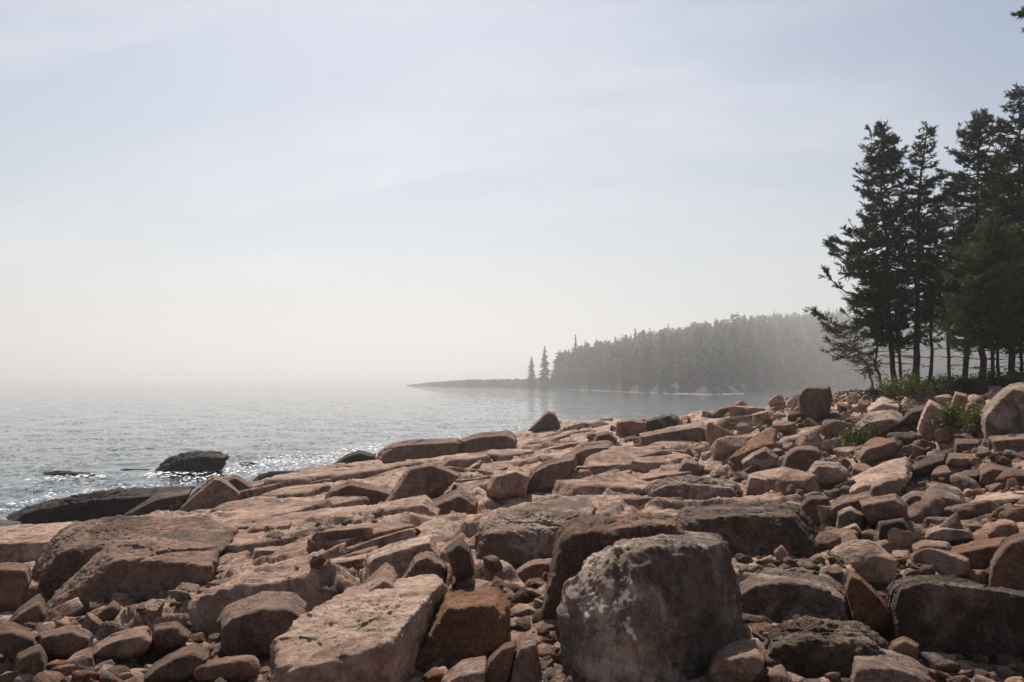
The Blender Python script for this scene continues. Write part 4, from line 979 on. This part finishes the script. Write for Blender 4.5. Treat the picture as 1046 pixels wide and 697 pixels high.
n = len(gx); c = np.stack([gx, gy, gz + rs.uniform(0, .16, n)], 1); d = rs.normal(size=(n, 3)); d[:, 2] = abs(d[:, 2]); d /= np.linalg.norm(d, axis=1, keepdims=True); s2 = np.cross(d, rs.normal(size=(n, 3))); s2 /= np.linalg.norm(s2, axis=1, keepdims=True)
V = np.stack([c, c + d * .05 + s2 * .03, c + d * .11, c + d * .05 - s2 * .03], 1).reshape(-1, 3)
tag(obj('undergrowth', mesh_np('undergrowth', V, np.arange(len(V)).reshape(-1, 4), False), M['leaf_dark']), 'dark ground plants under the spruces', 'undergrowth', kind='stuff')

# ------------------------------------------------------------------ foam at the waterlines, white flecks also painting in the sun's sparkle
M['foam'] = simple_mat('sea foam and sun glints', (.62, .63, .64), .6, (.78, .78, .78), 4)
rs = np.random.RandomState(77); C_ = []
def streak(px0, px1, py0, py1, n, thick, sz):
    for _ in range(n):
        t = rs.uniform(); px = px0 + (px1 - px0) * t; py = py0 + (py1 - py0) * t + rs.normal() * thick
        Yf = CAMZ / ((py - 390) / F); C_.append(((px - 523) / F * Yf, Yf, sz * rs.uniform(.3, 1) ** 1.5))
streak(-5, 60, 526, 507, 70, 2.5, .08); streak(60, 180, 507, 497, 70, 2, .08); streak(185, 345, 492, 470, 260, 3.2, .085); streak(240, 400, 478, 458, 300, 3.5, .09)
streak(345, 545, 466, 438, 260, 2.5, .09); streak(150, 238, 487, 480, 150, 1.6, .10); streak(28, 110, 492, 487, 70, 1.2, .09)
for px in np.concatenate([rs.uniform(440, 900, 160), rs.normal(720, 26, 130), rs.normal(600, 22, 90), rs.normal(515, 14, 60)]):
    Yf = float(np.interp(px, HP, HY)) + 7 * float(perlin(np.array([[px * .045, 0, 0]]))[0]) * (1 if px > 470 else .5) - 4.2 + rs.normal() * 1.0
    C_.append(((px - 523) / F * Yf, Yf, rs.uniform(.1, .45)))
C_ = np.array(C_); V, Fc = [], []
for x, y, r in C_:
    a = np.linspace(0, 6.283, 8)[:-1]; rr = r * rs.uniform(.5, 1.2, 7); b = len(V)
    V += [[x + q * math.cos(t) * 1.6, y + q * math.sin(t), .10 + .02 * rs.uniform()] for q, t in zip(rr, a)] + [[x, y, .13 + r * .12]]
    Fc += [[b + k, b + (k + 1) % 7, b + 7] for k in range(7)]
tag(obj('sea_foam_glints', mesh_np('sea_foam_glints', V, Fc), M['foam']), 'white flecks of foam and painted sun glints along the waterlines', 'foam', kind='stuff')

# ------------------------------------------------------------------ sea haze: one closed box of even air
hz = bpy.data.materials.new('sea haze'); hz.use_nodes = True; nn_ = hz.node_tree.nodes; nn_.clear()
out = nn_.new('ShaderNodeOutputMaterial'); pv = nn_.new('ShaderNodeVolumePrincipled')
pv.inputs['Color'].default_value = (.93, .92, .92, 1); pv.inputs['Density'].default_value = .0008; pv.inputs['Anisotropy'].default_value = .55
hz.node_tree.links.new(pv.outputs[0], out.inputs['Volume'])
bm = bmesh.new(); bmesh.ops.create_cube(bm, size=1)
for v in bm.verts: v.co = (v.co.x * 15000, v.co.y * 15000, -4.2 if v.co.z < 0 else 100)
me = bpy.data.meshes.new('haze'); bm.to_mesh(me); bm.free()
tag(obj('haze', me, hz), 'pale sea haze over the bay', 'haze', kind='stuff')
